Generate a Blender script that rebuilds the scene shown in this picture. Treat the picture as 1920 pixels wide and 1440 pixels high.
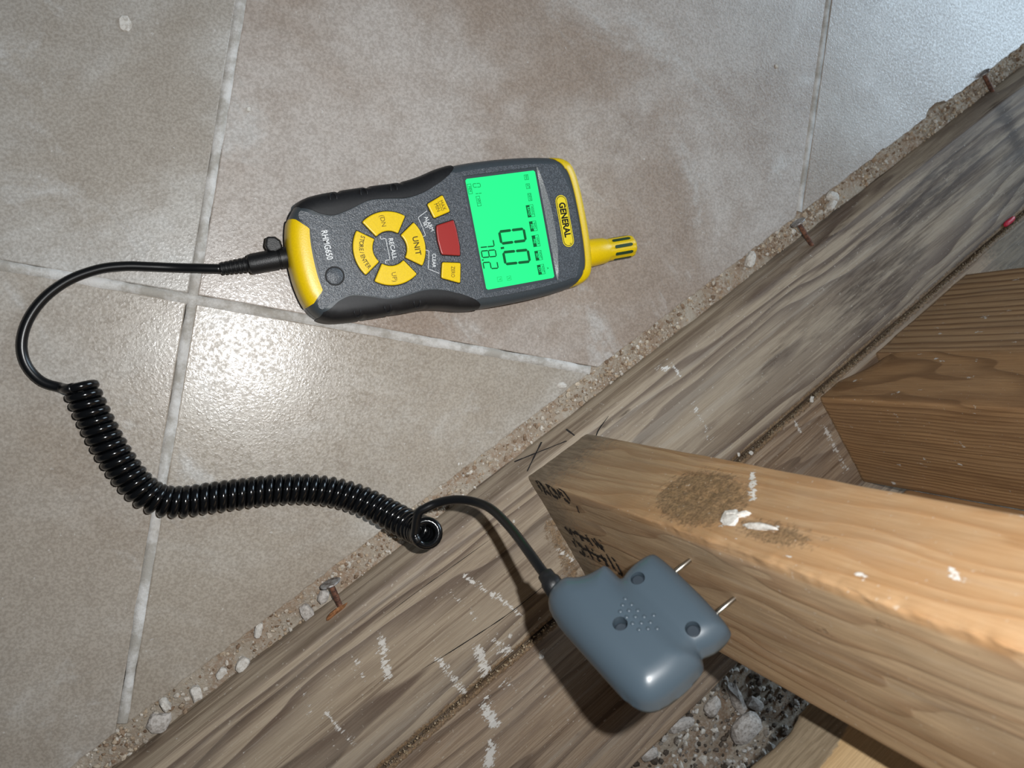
import bpy, bmesh, math, random
import numpy as np
from mathutils import Vector, Matrix

for o in list(bpy.data.objects): bpy.data.objects.remove(o)
SC = bpy.context.scene
COL = SC.collection
random.seed(7); RNG = np.random.default_rng(7)

# ------------------------------------------------------------------ camera
# Hand-held phone 0.465 m above the tiles, tilted 21 degrees away from straight down.
F_PX, NADIR, H = 1442.0, (392.0, 682.0), 0.465
_d = np.array([(NADIR[0]-960)/F_PX, (720-NADIR[1])/F_PX, -1.0]); _d /= np.linalg.norm(_d)
_up = -_d
_x = np.array([1.0, 0, 0]); _x -= _x.dot(_up)*_up; _x /= np.linalg.norm(_x)
_y = np.cross(_up, _x)
CM = np.array([_x, _y, _up])                    # camera -> world
cam_data = bpy.data.cameras.new('camera'); cam = bpy.data.objects.new('camera', cam_data); COL.objects.link(cam)
cam_data.sensor_width = 36.0; cam_data.lens = F_PX/1920*36.0
cam_data.clip_start = 0.01; cam_data.clip_end = 50
m4 = Matrix.Identity(4)
for i in range(3):
    for j in range(3): m4[i][j] = CM[i][j]
m4.translation = (0, 0, H)
cam.matrix_world = m4
cam_data.dof.use_dof = True; cam_data.dof.focus_distance = 0.47; cam_data.dof.aperture_fstop = 14.0
SC.camera = cam

# ------------------------------------------------------------------ world, lights, exposure
world = bpy.data.worlds.new('room_ambient'); SC.world = world; world.use_nodes = True
world.node_tree.nodes['Background'].inputs[0].default_value = (0.80, 0.90, 1.0, 1)
world.node_tree.nodes['Background'].inputs[1].default_value = 0.04
# the phone's own flash, a couple of centimetres beside the lens
fl = bpy.data.lights.new('phone_flash', 'AREA'); fl.shape = 'DISK'; fl.size = 0.007; fl.energy = 2.05; fl.color = (0.98, 0.985, 0.98)
flash = bpy.data.objects.new('phone_flash', fl); COL.objects.link(flash)
fm = m4.copy(); fm.translation = (0.034, 0.020, H + 0.010); flash.matrix_world = fm
# cool daylight from a doorway further down the room
dl = bpy.data.lights.new('doorway_daylight', 'AREA'); dl.shape = 'RECTANGLE'; dl.size = 1.0; dl.size_y = 1.2; dl.energy = 36; dl.color = (0.66, 0.84, 1.0)
day = bpy.data.objects.new('doorway_daylight', dl); COL.objects.link(day)
day.location = (2.35, 1.32, 1.15)
day.rotation_euler = (Vector((0.65, 0.3, 0.0))-Vector(day.location)).to_track_quat('-Z', 'Y').to_euler()
SC.view_settings.view_transform = 'Standard'; SC.view_settings.look = 'None'
SC.view_settings.exposure = 0.0; SC.view_settings.gamma = 1.0; SC.view_settings.use_curve_mapping = False

# ------------------------------------------------------------------ measuring helpers
O_CAM = np.array([0, 0, H])
def ray(u, v): return CM @ np.array([(u-960)/F_PX, (720-v)/F_PX, -1.0])
def at(u, v, z=0.0):
    r = ray(u, v); t = (z-H)/r[2]; return np.array([r[0]*t, r[1]*t, z])
def on_plane(u, v, p, nrm):
    r = ray(u, v); return O_CAM + r*((np.asarray(p)-O_CAM)@nrm)/(r@nrm)
ANG = math.radians(34.0)                         # direction of the wall line
D = np.array([math.cos(ANG), math.sin(ANG), 0]); N = np.array([D[1], -D[0], 0])
ZP = 0.015                                       # top of the bottom plates
N_TILE, N_PLATE = 0.1393, 0.1635                  # cut tile edge, plate front face (distance from camera foot)
def sn(s, n, z=0.0): return D*s + N*n + np.array([0, 0, z])
SLOPE = 0.0078                                   # the plate's worn front edge leans out by this much over its height ZP
E_N = -N*ZP + np.array([0, 0, SLOPE]); E_N = E_N/np.linalg.norm(E_N); E_T = np.cross(D, E_N)
E_P = sn(0, N_PLATE, ZP)

# ------------------------------------------------------------------ mesh helpers
def tag(o, label=None, cat=None, group=None, kind=None):
    if label: o['label'] = label
    if cat: o['category'] = cat
    if group: o['group'] = group
    if kind: o['kind'] = kind
    return o
def empty(name, loc=(0, 0, 0), mat=None):
    o = bpy.data.objects.new(name, None); COL.objects.link(o); o.empty_display_size = 0.02
    if mat is not None: o.matrix_world = mat
    else: o.location = loc
    return o
def link_mesh(name, me, mat, parent=None, smooth=True):
    o = bpy.data.objects.new(name, me); COL.objects.link(o)
    if mat is not None: me.materials.append(mat)
    if smooth: me.polygons.foreach_set('use_smooth', [True]*len(me.polygons))
    if parent is not None: o.parent = parent
    return o
def pydata(name, v, f, mat, parent=None, smooth=True):
    me = bpy.data.meshes.new(name); me.from_pydata([tuple(map(float, p)) for p in v], [], [tuple(map(int, q)) for q in f]); me.update()
    return link_mesh(name, me, mat, parent, smooth)
def sharp_angle(o, deg=35):
    me = o.data
    bm = bmesh.new(); bm.from_mesh(me)
    for e in bm.edges:
        if len(e.link_faces) == 2 and e.calc_face_angle(0) > math.radians(deg): e.smooth = False
    bm.to_mesh(me); bm.free(); return o
def fix_normals(o):
    bm = bmesh.new(); bm.from_mesh(o.data); bmesh.ops.recalc_face_normals(bm, faces=bm.faces); bm.to_mesh(o.data); bm.free(); return o
def bevel(o, w, seg=2):
    m = o.modifiers.new('bevel', 'BEVEL'); m.width = w; m.segments = seg; m.limit_method = 'ANGLE'; m.angle_limit = math.radians(40); return o
def slab(name, outer, z0, z1, mat, parent=None, holes=(), smooth=False):
    """flat plate from an outline, with optional holes"""
    bm = bmesh.new(); edges = []
    for loop in [outer]+list(holes):
        vs = [bm.verts.new((p[0], p[1], z1)) for p in loop]
        for a, b in zip(vs, vs[1:]+vs[:1]): edges.append(bm.edges.new((a, b)))
    if holes:
        bmesh.ops.triangle_fill(bm, use_beauty=True, edges=edges)
    else:
        bm.faces.new(list(bm.verts))
    ex = bmesh.ops.extrude_face_region(bm, geom=list(bm.faces))
    for e in ex['geom']:
        if isinstance(e, bmesh.types.BMVert): e.co.z = z0
    bmesh.ops.recalc_face_normals(bm, faces=bm.faces)
    me = bpy.data.meshes.new(name); bm.to_mesh(me); bm.free()
    return link_mesh(name, me, mat, parent, smooth)
def tube(name, pts, rad, mat, parent=None, ring=14, cap=True, round_cap=False):
    P = np.asarray(pts, float); n = len(P)
    R = np.full(n, rad) if np.isscalar(rad) else np.asarray(rad, float)
    T = np.gradient(P, axis=0); T /= np.linalg.norm(T, axis=1)[:, None]
    u = np.cross(T[0], [0, 0, 1.0]);
    if np.linalg.norm(u) < 1e-3: u = np.cross(T[0], [0, 1.0, 0])
    u /= np.linalg.norm(u)
    v = []; ang = np.linspace(0, 2*np.pi, ring, endpoint=False)
    for i in range(n):
        u = u - (u@T[i])*T[i]; u /= np.linalg.norm(u); w = np.cross(T[i], u)
        v.append(P[i] + R[i]*(np.cos(ang)[:, None]*u + np.sin(ang)[:, None]*w))
    v = np.concatenate(v); f = []
    for i in range(n-1):
        for j in range(ring):
            a, b = i*ring+j, i*ring+(j+1) % ring; f.append((a, b, b+ring, a+ring))
    if cap:
        f.append(tuple(range(ring))[::-1]); f.append(tuple(range((n-1)*ring, n*ring)))
    return pydata(name, v, f, mat, parent)
def lathe(name, prof, mat, parent=None, ring=28, axis='Z', loc=(0, 0, 0)):
    """profile of (radius, height)"""
    v = []; f = []; n = len(prof)
    for r, h in prof:
        for j in range(ring):
            a = 2*math.pi*j/ring; p = (r*math.cos(a), r*math.sin(a), h)
            if axis == 'Y': p = (p[0], p[2], -p[1])
            v.append((p[0]+loc[0], p[1]+loc[1], p[2]+loc[2]))
    for i in range(n-1):
        for j in range(ring):
            a, b = i*ring+j, i*ring+(j+1) % ring; f.append((a, b, b+ring, a+ring))
    f.append(tuple(range(ring))[::-1]); f.append(tuple(range((n-1)*ring, n*ring)))
    return sharp_angle(pydata(name, v, f, mat, parent))
def crom(pts, per=8, closed=False):
    P = [np.asarray(p, float) for p in pts]; n = len(P); out = []
    for i in range(n if closed else n-1):
        p0 = P[(i-1) % n] if closed or i > 0 else 2*P[0]-P[1]
        p1 = P[i]; p2 = P[(i+1) % n]
        p3 = P[(i+2) % n] if closed or i+2 < n else 2*P[-1]-P[-2]
        for k in range(per):
            t = k/per
            out.append(0.5*((2*p1)+(-p0+p2)*t+(2*p0-5*p1+4*p2-p3)*t*t+(-p0+3*p1-3*p2+p3)*t**3))
    if not closed: out.append(P[-1])
    return np.array(out)
def resample(P, step):
    P = np.asarray(P); L = np.concatenate([[0], np.cumsum(np.linalg.norm(np.diff(P, axis=0), axis=1))])
    k = max(2, int(L[-1]/step)); q = np.linspace(0, L[-1], k)
    return np.stack([np.interp(q, L, P[:, i]) for i in range(P.shape[1])], 1)
# value noise
_TAB = RNG.random((64, 64, 64))
def vnoise(p, scale=1.0):
    q = np.asarray(p, float)*scale; i = np.floor(q).astype(int); t = q-i; t = t*t*(3-2*t); r = 0
    for dx in (0, 1):
        for dy in (0, 1):
            for dz in (0, 1):
                w = (t[:, 0] if dx else 1-t[:, 0])*(t[:, 1] if dy else 1-t[:, 1])*(t[:, 2] if dz else 1-t[:, 2])
                r = r + w*_TAB[(i[:, 0]+dx) % 64, (i[:, 1]+dy) % 64, (i[:, 2]+dz) % 64]
    return r*2-1
def fbm(p, scale, oct=3):
    r = 0; a = 1
    for k in range(oct): r = r + a*vnoise(p, scale*2**k); a *= 0.5
    return r
def set_attr(o, name, arr):
    me = o.data; at_ = me.color_attributes.new(name, 'FLOAT_COLOR', 'POINT')
    a4 = np.ones((len(me.vertices), 4), np.float32); a4[:, :3] = arr
    at_.data.foreach_set('color', a4.ravel())

# ------------------------------------------------------------------ material helpers
def s2l(c):
    r = []
    for x in c:
        x = x/255.0; r.append(x/12.92 if x <= 0.04045 else ((x+0.055)/1.055)**2.4)
    return (*r, 1.0)
class NT:
    def __init__(s, name):
        s.m = bpy.data.materials.new(name); s.m.use_nodes = True; s.t = s.m.node_tree; s.b = s.t.nodes['Principled BSDF']
    def n(s, kind, **kw):
        nd = s.t.nodes.new('ShaderNode'+kind)
        for k, v in kw.items(): setattr(nd, k, v)
        return nd
    def put(s, sock, v):
        if hasattr(v, 'node'): s.t.links.new(v, sock)
        elif v is not None: sock.default_value = v
    def math(s, op, a, b=None, c=None, clamp=False):
        nd = s.n('Math', operation=op, use_clamp=clamp); s.put(nd.inputs[0], a)
        if b is not None: s.put(nd.inputs[1], b)
        if c is not None: s.put(nd.inputs[2], c)
        return nd.outputs[0]
    def mix(s, f, a, b, mode='MIX'):
        nd = s.n('Mix', data_type='RGBA', blend_type=mode); s.put(nd.inputs[0], f); s.put(nd.inputs[6], a); s.put(nd.inputs[7], b); return nd.outputs[2]
    def noise(s, vec, scale, detail=3, rough=0.55, dist=0.0):
        nd = s.n('TexNoise'); s.put(nd.inputs['Vector'], vec); nd.inputs['Scale'].default_value = scale
        nd.inputs['Detail'].default_value = detail; nd.inputs['Roughness'].default_value = rough; nd.inputs['Distortion'].default_value = dist
        return nd.outputs['Fac']
    def ramp(s, f, a, b, lo=0.0, hi=1.0):
        nd = s.n('MapRange', interpolation_type='SMOOTHSTEP'); s.put(nd.inputs[0], f)
        nd.inputs[1].default_value = a; nd.inputs[2].default_value = b; nd.inputs[3].default_value = lo; nd.inputs[4].default_value = hi; return nd.outputs[0]
    def mapv(s, vec, scale=(1, 1, 1), rot=(0, 0, 0), loc=(0, 0, 0)):
        nd = s.n('Mapping'); s.put(nd.inputs[0], vec); nd.inputs['Scale'].default_value = scale; nd.inputs['Rotation'].default_value = rot; nd.inputs['Location'].default_value = loc; return nd.outputs[0]
    def coords(s): return s.n('TexCoord').outputs['Object']
    def attr(s, name):
        a = s.n('Attribute', attribute_name=name); sp = s.n('SeparateColor'); s.t.links.new(a.outputs['Color'], sp.inputs[0]); return sp.outputs
    def bump(s, h, strength, dist):
        nd = s.n('Bump'); s.put(nd.inputs['Height'], h); nd.inputs['Strength'].default_value = strength; nd.inputs['Distance'].default_value = dist
        s.t.links.new(nd.outputs[0], s.b.inputs['Normal'])
    def done(s, col=None, rough=None, spec=None, metal=None):
        if col is not None: s.put(s.b.inputs['Base Color'], col)
        if rough is not None: s.put(s.b.inputs['Roughness'], rough)
        if spec is not None: s.b.inputs['Specular IOR Level'].default_value = spec
        if metal is not None: s.b.inputs['Metallic'].default_value = metal
        return s.m
def plain(name, rgb, rough=0.5, spec=0.5, metal=0.0, grain=0.0, gscale=900, bump=0.0):
    k = NT(name); c = s2l(rgb)
    if grain or bump:
        nz = k.noise(k.coords(), gscale, 3)
        col = k.mix(k.ramp(nz, 0.3, 0.7), tuple(x*(1-grain) for x in c[:3])+(1,), tuple(min(1, x*(1+grain)) for x in c[:3])+(1,)) if grain else c
        if bump: k.bump(nz, bump, 0.0004)
    else: col = c
    return k.done(col, rough, spec, metal)

def tile_material():
    k = NT('stone_look_tile'); P = k.coords()
    oi = k.n('ObjectInfo')
    off = k.n('VectorMath', operation='SCALE'); k.t.links.new(oi.outputs['Color'], off.inputs[0]); off.inputs['Scale'].default_value = 3.7
    av = k.n('VectorMath', operation='ADD'); k.t.links.new(P, av.inputs[0]); k.t.links.new(off.outputs[0], av.inputs[1]); Q = av.outputs[0]
    diag = k.mapv(k.mapv(Q, rot=(0, 0, math.radians(38))), scale=(1.0, 1.7, 1))
    cloud = k.noise(Q, 7.0, 9, 0.60, 0.5)
    fine = k.noise(Q, 60, 6, 0.7)
    speck = k.noise(Q, 700, 3, 0.6)
    vein = k.noise(diag, 9, 9, 0.66, 0.9)
    veinm = k.math('MULTIPLY', k.ramp(vein, 0.54, 0.66), k.ramp(fine, 0.34, 0.58))
    base = oi.outputs['Color']
    warm = k.mix(1.0, base, s2l((230, 223, 215)), 'MULTIPLY')
    pale = k.mix(0.34, base, s2l((208, 207, 203)))
    col = k.mix(k.ramp(cloud, 0.38, 0.64), warm, pale)
    col = k.mix(k.ramp(fine, 0.36, 0.70, 0.0, 0.30), col, k.mix(1.0, base, s2l((200, 190, 180)), 'MULTIPLY'))
    col = k.mix(k.math('MULTIPLY', veinm, 0.5), col, s2l((208, 208, 206)))
    stain = k.math('MULTIPLY', k.ramp(k.noise(Q, 16, 4, 0.6), 0.58, 0.70), k.ramp(k.noise(Q, 90, 4, 0.7), 0.45, 0.62))
    col = k.mix(k.math('MULTIPLY', stain, 0.35), col, s2l((128, 112, 98)))
    dust = k.ramp(k.noise(Q, 330, 2, 0.5), 0.72, 0.77)
    col = k.mix(k.math('MULTIPLY', dust, 0.5), col, s2l((216, 214, 210)))
    col = k.mix(k.ramp(speck, 0.38, 0.62, 0.0, 0.5), col, k.mix(1.0, col, s2l((200, 196, 192)), 'MULTIPLY'))
    h = k.math('ADD', k.math('MULTIPLY', speck, 1.0), k.math('MULTIPLY', k.noise(Q, 240, 4, 0.6), 0.35))
    k.bump(h, 0.24, 0.0005)
    return k.done(col, k.ramp(k.noise(Q, 500, 3), 0.3, 0.7, 0.15, 0.40), 0.5)

def wood_material(name, light, dark, grey, rings=260, pith=(0.0, -0.02), axis='X', contrast=0.6, greyamt=0.3, wob=0.004, rough=0.62, blotch=(70, 58, 48), blotch_amt=0.5, bumpy=0.5, amber=(190, 120, 55), fibre_amt=0.35, rot=(0, 0, 0), taper=0.03, streak=0.0):
    k = NT(name); P = k.coords()
    if axis == 'Z': P = k.mapv(P, rot=(0, math.radians(90), 0))       # z becomes the grain direction
    P = k.mapv(P, rot=rot)
    sep = k.n('SeparateXYZ'); k.t.links.new(P, sep.inputs[0])
    low = k.noise(k.mapv(P, scale=(0.25, 1, 1)), 22, 2, 0.5)
    low2 = k.noise(k.mapv(P, scale=(0.18, 1, 1), loc=(3.1, 1.7, 0.3)), 30, 2, 0.5)
    y = k.math('ADD', sep.outputs[1], k.math('MULTIPLY_ADD', low, wob*4, -pith[0]-wob*2))
    z = k.math('ADD', sep.outputs[2], k.math('MULTIPLY_ADD', low2, wob*4, -pith[1]-wob*2))
    r = k.math('SQRT', k.math('ADD', k.math('MULTIPLY', y, y), k.math('MULTIPLY', z, z)))
    r = k.math('ADD', r, k.math('MULTIPLY', sep.outputs[0], taper))
    rv = k.n('CombineXYZ'); k.put(rv.inputs[0], r)
    fr = k.math('FRACT', k.math('ADD', k.math('MULTIPLY', r, rings), k.math('MULTIPLY', k.noise(rv.outputs[0], rings*0.33, 2, 0.6), 2.2)))
    late = k.math('MULTIPLY', k.ramp(fr, 0.35, 0.88), k.ramp(fr, 1.0, 0.93))
    fib = k.noise(k.mapv(P, scale=(0.03, 1, 1)), 1000, 5, 0.7)
    fib2 = k.noise(k.mapv(P, scale=(0.10, 1, 1)), 300, 6, 0.7)
    col = k.mix(k.math('MULTIPLY', late, contrast), s2l(light), s2l(dark))
    col = k.mix(k.ramp(fib, 0.40, 0.60, 0.0, fibre_amt), col, k.mix(1.0, col, s2l((178, 165, 154)), 'MULTIPLY'))
    stk = k.ramp(k.noise(k.mapv(P, scale=(0.020, 1, 1), loc=(1.3, 0, 0.4)), 120, 8, 0.62, 0.0), 0.54, 0.60)
    col = k.mix(k.math('MULTIPLY', stk, streak), col, k.mix(1.0, col, s2l((150, 132, 120)), 'MULTIPLY'))
    wear = k.ramp(k.noise(k.mapv(P, scale=(0.05, 1, 1), loc=(5.3, 2, 0.4)), 90, 8, 0.7, 0.0), 0.55, 0.63)
    col = k.mix(k.math('MULTIPLY', wear, streak*0.55), col, s2l((188, 180, 168)))
    g = k.math('MULTIPLY', k.ramp(k.noise(k.mapv(P, scale=(0.3, 1, 1)), 28, 5, 0.6), 0.35, 0.65), greyamt)
    col = k.mix(g, col, s2l(grey))
    bl = k.math('MULTIPLY', k.ramp(k.noise(k.mapv(P, scale=(0.11, 1, 1), loc=(0.7, 0.2, 0)), 40, 8, 0.64, 0.2), 0.51, 0.62), k.ramp(fib2, 0.3, 0.6, 0.4, 1.0))
    col = k.mix(k.math('MULTIPLY', bl, blotch_amt), col, s2l(blotch))
    p2 = k.attr('paint2'); p1 = k.attr('paint')
    gn = k.noise(P, 300, 5, 0.7); gs = k.noise(k.mapv(P, scale=(0.12, 1, 1)), 500, 4, 0.6)
    am = k.math('MULTIPLY', p2[0], k.ramp(k.noise(P, 60, 4, 0.6), 0.2, 0.7, 0.55, 1.0))
    col = k.mix(am, col, k.mix(0.62, col, s2l(amber)))
    gy = k.ramp(k.math('ADD', p2[1], k.math('MULTIPLY_ADD', gn, 0.7, -0.35)), 0.35, 0.65)
    col = k.mix(k.math('MULTIPLY', gy, 0.8), col, k.mix(k.ramp(gs, 0.3, 0.7), s2l((96, 88, 76)), s2l((142, 131, 114))))
    br = k.ramp(k.math('ADD', p1[2], k.math('MULTIPLY_ADD', gn, 0.9, -0.45)), 0.40, 0.62)
    col = k.mix(k.math('MULTIPLY', br, 0.8), col, k.mix(k.ramp(k.noise(P, 700, 4, 0.7), 0.35, 0.65), s2l((88, 70, 50)), s2l((146, 118, 86))))
    dk = k.ramp(k.math('ADD', p1[1], k.math('MULTIPLY_ADD', gs, 0.8, -0.4)), 0.35, 0.8)
    col = k.mix(k.math('MULTIPLY', dk, 0.85), col, s2l((64, 48, 36)))
    ink = k.ramp(p2[2], 0.35, 0.6)
    col = k.mix(ink, col, s2l((34, 34, 36)))
    wh = k.ramp(k.math('ADD', p1[0], k.math('ADD', k.math('MULTIPLY_ADD', gn, 1.9, -0.95), k.math('MULTIPLY_ADD', k.noise(k.mapv(P, scale=(0.22, 1, 1)), 800, 4, 0.7), 2.2, -1.2))), 0.38, 0.60)
    col = k.mix(k.math('MULTIPLY', wh, 0.85), col, s2l((224, 222, 217)))
    dust = k.ramp(k.noise(P, 420, 2, 0.5), 0.69, 0.74)
    col = k.mix(k.math('MULTIPLY', dust, 0.35), col, s2l((205, 198, 186)))
    h = k.math('ADD', k.math('MULTIPLY', fib, 0.6), k.math('MULTIPLY', late, 0.5))
    h = k.math('ADD', h, k.math('MULTIPLY', wh, 0.5)); h = k.math('ADD', h, k.math('MULTIPLY', br, k.math('MULTIPLY', gn, 2.0)))
    k.bump(h, bumpy, 0.0006)
    return k.done(col, rough, 0.35)

M = {}
M['tile'] = tile_material()
k = NT('tile_grout'); P_ = k.coords()
k.bump(k.noise(P_, 500, 5, 0.7), 0.6, 0.0006)
M['grout'] = k.done(k.mix(k.ramp(k.noise(P_, 38, 7, 0.72), 0.40, 0.60), s2l((164, 159, 151)), s2l((208, 206, 203))), 0.75, 0.3)
k = NT('mortar_bed'); P_ = k.coords()
c_ = k.mix(k.ramp(k.noise(P_, 45, 5, 0.65), 0.4, 0.6), s2l((172, 148, 126)), s2l((190, 177, 160)))
c_ = k.mix(k.ramp(k.noise(P_, 420, 4, 0.7), 0.45, 0.68, 0, 0.8), c_, s2l((206, 197, 184)))
c_ = k.mix(k.ramp(k.noise(P_, 260, 4, 0.7), 0.62, 0.72), c_, s2l((120, 100, 84)))
k.bump(k.noise(P_, 380, 6, 0.75), 1.0, 0.002)
M['mortar'] = k.done(c_, 0.9, 0.2)
k = NT('crumbled_mortar'); P_ = k.coords(); oi_ = k.n('Attribute', attribute_name='tint')
nz_ = k.noise(P_, 700, 4, 0.7); k.bump(nz_, 0.8, 0.0006)
M['rubble'] = k.done(k.mix(k.ramp(nz_, 0.35, 0.7, 0, 0.5), oi_.outputs['Color'], k.mix(1.0, oi_.outputs['Color'], s2l((170, 152, 132)), 'MULTIPLY')), 0.9, 0.2)
k = NT('white_plaster'); P_ = k.coords(); nz_ = k.noise(P_, 500, 5, 0.7); k.bump(nz_, 0.7, 0.0006)
M['plaster'] = k.done(k.mix(k.ramp(nz_, 0.4, 0.7), s2l((214, 210, 203)), s2l((176, 168, 158))), 0.85, 0.3)
k = NT('grey_concrete_chunk'); P_ = k.coords(); nz_ = k.noise(P_, 400, 5, 0.7); k.bump(nz_, 0.8, 0.0008)
M['chunk'] = k.done(k.mix(k.ramp(nz_, 0.4, 0.7), s2l((196, 190, 184)), s2l((140, 132, 124))), 0.9, 0.2)
M['plate1'] = wood_material('weathered_plate_wood', (172, 157, 137), (106, 90, 78), (158, 147, 132), rings=150, pith=(-0.212, -0.022), contrast=0.95, greyamt=0.35, wob=0.006, blotch=(104, 88, 76), blotch_amt=0.55, rough=0.6, fibre_amt=0.35, taper=0.012, streak=0.55)
M['plate2'] = wood_material('rear_plate_wood', (170, 150, 128), (118, 98, 82), (158, 148, 136), rings=300, pith=(-0.315, -0.12), contrast=0.8, greyamt=0.35, wob=0.0025, blotch=(110, 92, 80), blotch_amt=0.4, rough=0.6, fibre_amt=0.5, taper=0.01, streak=0.5)
M['stud1'] = wood_material('pine_stud_wood', (184, 157, 124), (140, 104, 72), (160, 142, 120), rings=130, pith=(0.03, -0.085), axis='Z', contrast=0.55, greyamt=0.3, wob=0.012, blotch=(140, 106, 74), blotch_amt=0.4, rough=0.55, amber=(166, 122, 76), taper=0.06, streak=0.3)
M['stud2'] = wood_material('fir_stud_wood', (174, 136, 96), (112, 79, 50), (150, 126, 100), rings=330, pith=(-0.25, -0.02), axis='Z', contrast=0.6, greyamt=0.2, wob=0.004, blotch=(110, 78, 52), blotch_amt=0.4, rough=0.6, taper=0.015)
M['stud3'] = wood_material('straight_grain_stud_wood', (192, 158, 120), (112, 78, 50), (150, 126, 100), rings=130, pith=(0.03, 0.25), axis='Z', contrast=0.75, greyamt=0.4, wob=0.002, blotch=(116, 88, 64), blotch_amt=0.35, rough=0.6, taper=0.01)
M['panel'] = wood_material('sheathing_wood', (214, 184, 140), (196, 160, 112), (190, 165, 130), rings=40, pith=(0.0, 0.4), contrast=0.35, greyamt=0.2, blotch=(170, 130, 90), blotch_amt=0.3)
M['body'] = plain('dark_grey_plastic', (62, 69, 74), 0.42, 0.5, grain=0.08, gscale=1500)
k = NT('speckled_face_plastic'); P_ = k.coords(); nz_ = k.noise(P_, 1500, 2, 0.5); k.bump(nz_, 0.55, 0.0005)
M['face'] = k.done(k.mix(k.ramp(nz_, 0.4, 0.66), s2l((64, 68, 73)), s2l((90, 95, 101))), 0.32, 0.5)
M['rubber'] = plain('black_rubber', (26, 26, 28), 0.5, 0.4, grain=0.15)
M['gap_shade'] = plain('button_gap_black', (14, 14, 15), 0.6, 0.3)  # near-black colour stands in for the shade inside gaps and slits
M['yellow'] = plain('yellow_plastic', (232, 196, 6), 0.36, 0.5, grain=0.05, gscale=1200, bump=0.12)
M['yellow_flat'] = plain('yellow_badge', (238, 214, 40), 0.4, 0.5)
M['red'] = plain('red_button_plastic', (160, 42, 38), 0.38, 0.5)
M['white_ink'] = plain('white_print', (226, 228, 228), 0.5, 0.3)
M['black_ink'] = plain('black_print', (16, 16, 16), 0.5, 0.3)
M['worn_ink'] = plain('worn_brown_print', (110, 88, 14), 0.5, 0.3)
M['dark_ink'] = plain('half_worn_print', (66, 56, 16), 0.5, 0.3)
M['lip'] = plain('speckled_silver_plastic', (120, 124, 126), 0.3, 0.6, grain=0.35, gscale=1600, bump=0.4)
M['clear'] = plain('smoky_clear_plastic', (118, 116, 100), 0.2, 0.5)
M['cable'] = plain('glossy_black_cable', (13, 14, 16), 0.16, 0.5)
M['cable_matte'] = plain('black_cable_jacket', (17, 18, 20), 0.30, 0.5)
M['plug'] = plain('black_plug_plastic', (20, 21, 23), 0.45, 0.5, bump=0.3, gscale=1500)
M['probe'] = plain('blue_grey_plastic', (70, 83, 93), 0.34, 0.5)
M['hole'] = plain('screw_recess', (48, 56, 64), 0.5, 0.4)
M['steel'] = plain('worn_steel', (170, 165, 156), 0.35, 0.5, metal=1.0)
k = NT('rusty_nail'); P_ = k.coords(); nz_ = k.noise(P_, 420, 5, 0.7); k.bump(nz_, 0.6, 0.0005)
M['rust'] = k.done(k.mix(k.ramp(nz_, 0.4, 0.62), s2l((66, 44, 36)), s2l((124, 84, 64))), 0.7, 0.4)
M['nailhead'] = k = None
k = NT('grey_nail_head'); P_ = k.coords(); nz_ = k.noise(P_, 300, 5, 0.7)
M['nailhead'] = k.done(k.mix(k.ramp(nz_, 0.42, 0.62), s2l((176, 176, 176)), s2l((96, 84, 76))), 0.45, 0.5, 0.25)
M['rustdust'] = plain('rusty_plaster', (150, 104, 70), 0.85, 0.2, grain=0.4, gscale=500, bump=0.8)
M['redscrap'] = plain('red_plastic_scrap', (196, 40, 66), 0.45, 0.5)
M['ink'] = plain('lumber_stamp_ink', (54, 51, 50), 0.8, 0.1)
k = NT('green_backlit_lcd'); k.b.inputs['Base Color'].default_value = s2l((40, 120, 80)); k.b.inputs['Emission Color'].default_value = (0.0, 0.93, 0.235, 1)
k.b.inputs['Emission Strength'].default_value = 0.92; k.b.inputs['Roughness'].default_value = 0.35; M['lcd'] = k.m
M['lcd_ink'] = plain('lcd_segment', (4, 92, 46), 0.5, 0.2)
M['lcd_faint'] = plain('lcd_faint_segment', (10, 150, 76), 0.5, 0.2)

# ------------------------------------------------------------------ floor: mortar bed, tiles, grout
def clip(poly, nrm, lim):
    out = []
    for a, b in zip(poly, poly[1:]+poly[:1]):
        da, db = a@nrm[:2]-lim, b@nrm[:2]-lim
        if da <= 0: out.append(a)
        if da*db < 0: out.append(a+(b-a)*da/(da-db))
    return out
g2 = math.radians(-9.2); GU = np.array([math.cos(g2), math.sin(g2)]); GV = np.array([-GU[1], GU[0]])
CROSS = at(360, 560)[:2]; TS = 0.4075; GAP = 0.0052
fl_poly = []
gx = np.arange(-0.75, 1.6, 0.006)
gn = np.linspace(0.125, 0.55, 72)
XX, NN = np.meshgrid(gx, gn, indexing='ij')
vz = np.stack([D[0]*XX+N[0]*NN, D[1]*XX+N[1]*NN, np.zeros_like(XX)], -1).reshape(-1, 3)
vz[:, 2] = -0.0050 + 0.0020*fbm(vz, 90, 3) - 0.021*np.clip((vz@N-0.17)/0.01, 0, 1)
nn_ = len(gn)
ff = [(i*nn_+j, (i+1)*nn_+j, (i+1)*nn_+j+1, i*nn_+j+1) for i in range(len(gx)-1) for j in range(nn_-1)]
base_far = [sn(-0.9, -1.3, -0.010), sn(1.7, -1.3, -0.010), sn(1.7, 0.14, -0.010), sn(-0.9, 0.14, -0.010)]
b0 = len(vz); vz = np.concatenate([vz, np.array(base_far)]); ff.append((b0, b0+1, b0+2, b0+3))
floor = tag(fix_normals(pydata('floor', vz, ff, M['mortar'])), 'rough mortar bed carrying the beige tiles along the wall line', 'floor', kind='structure')
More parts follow.
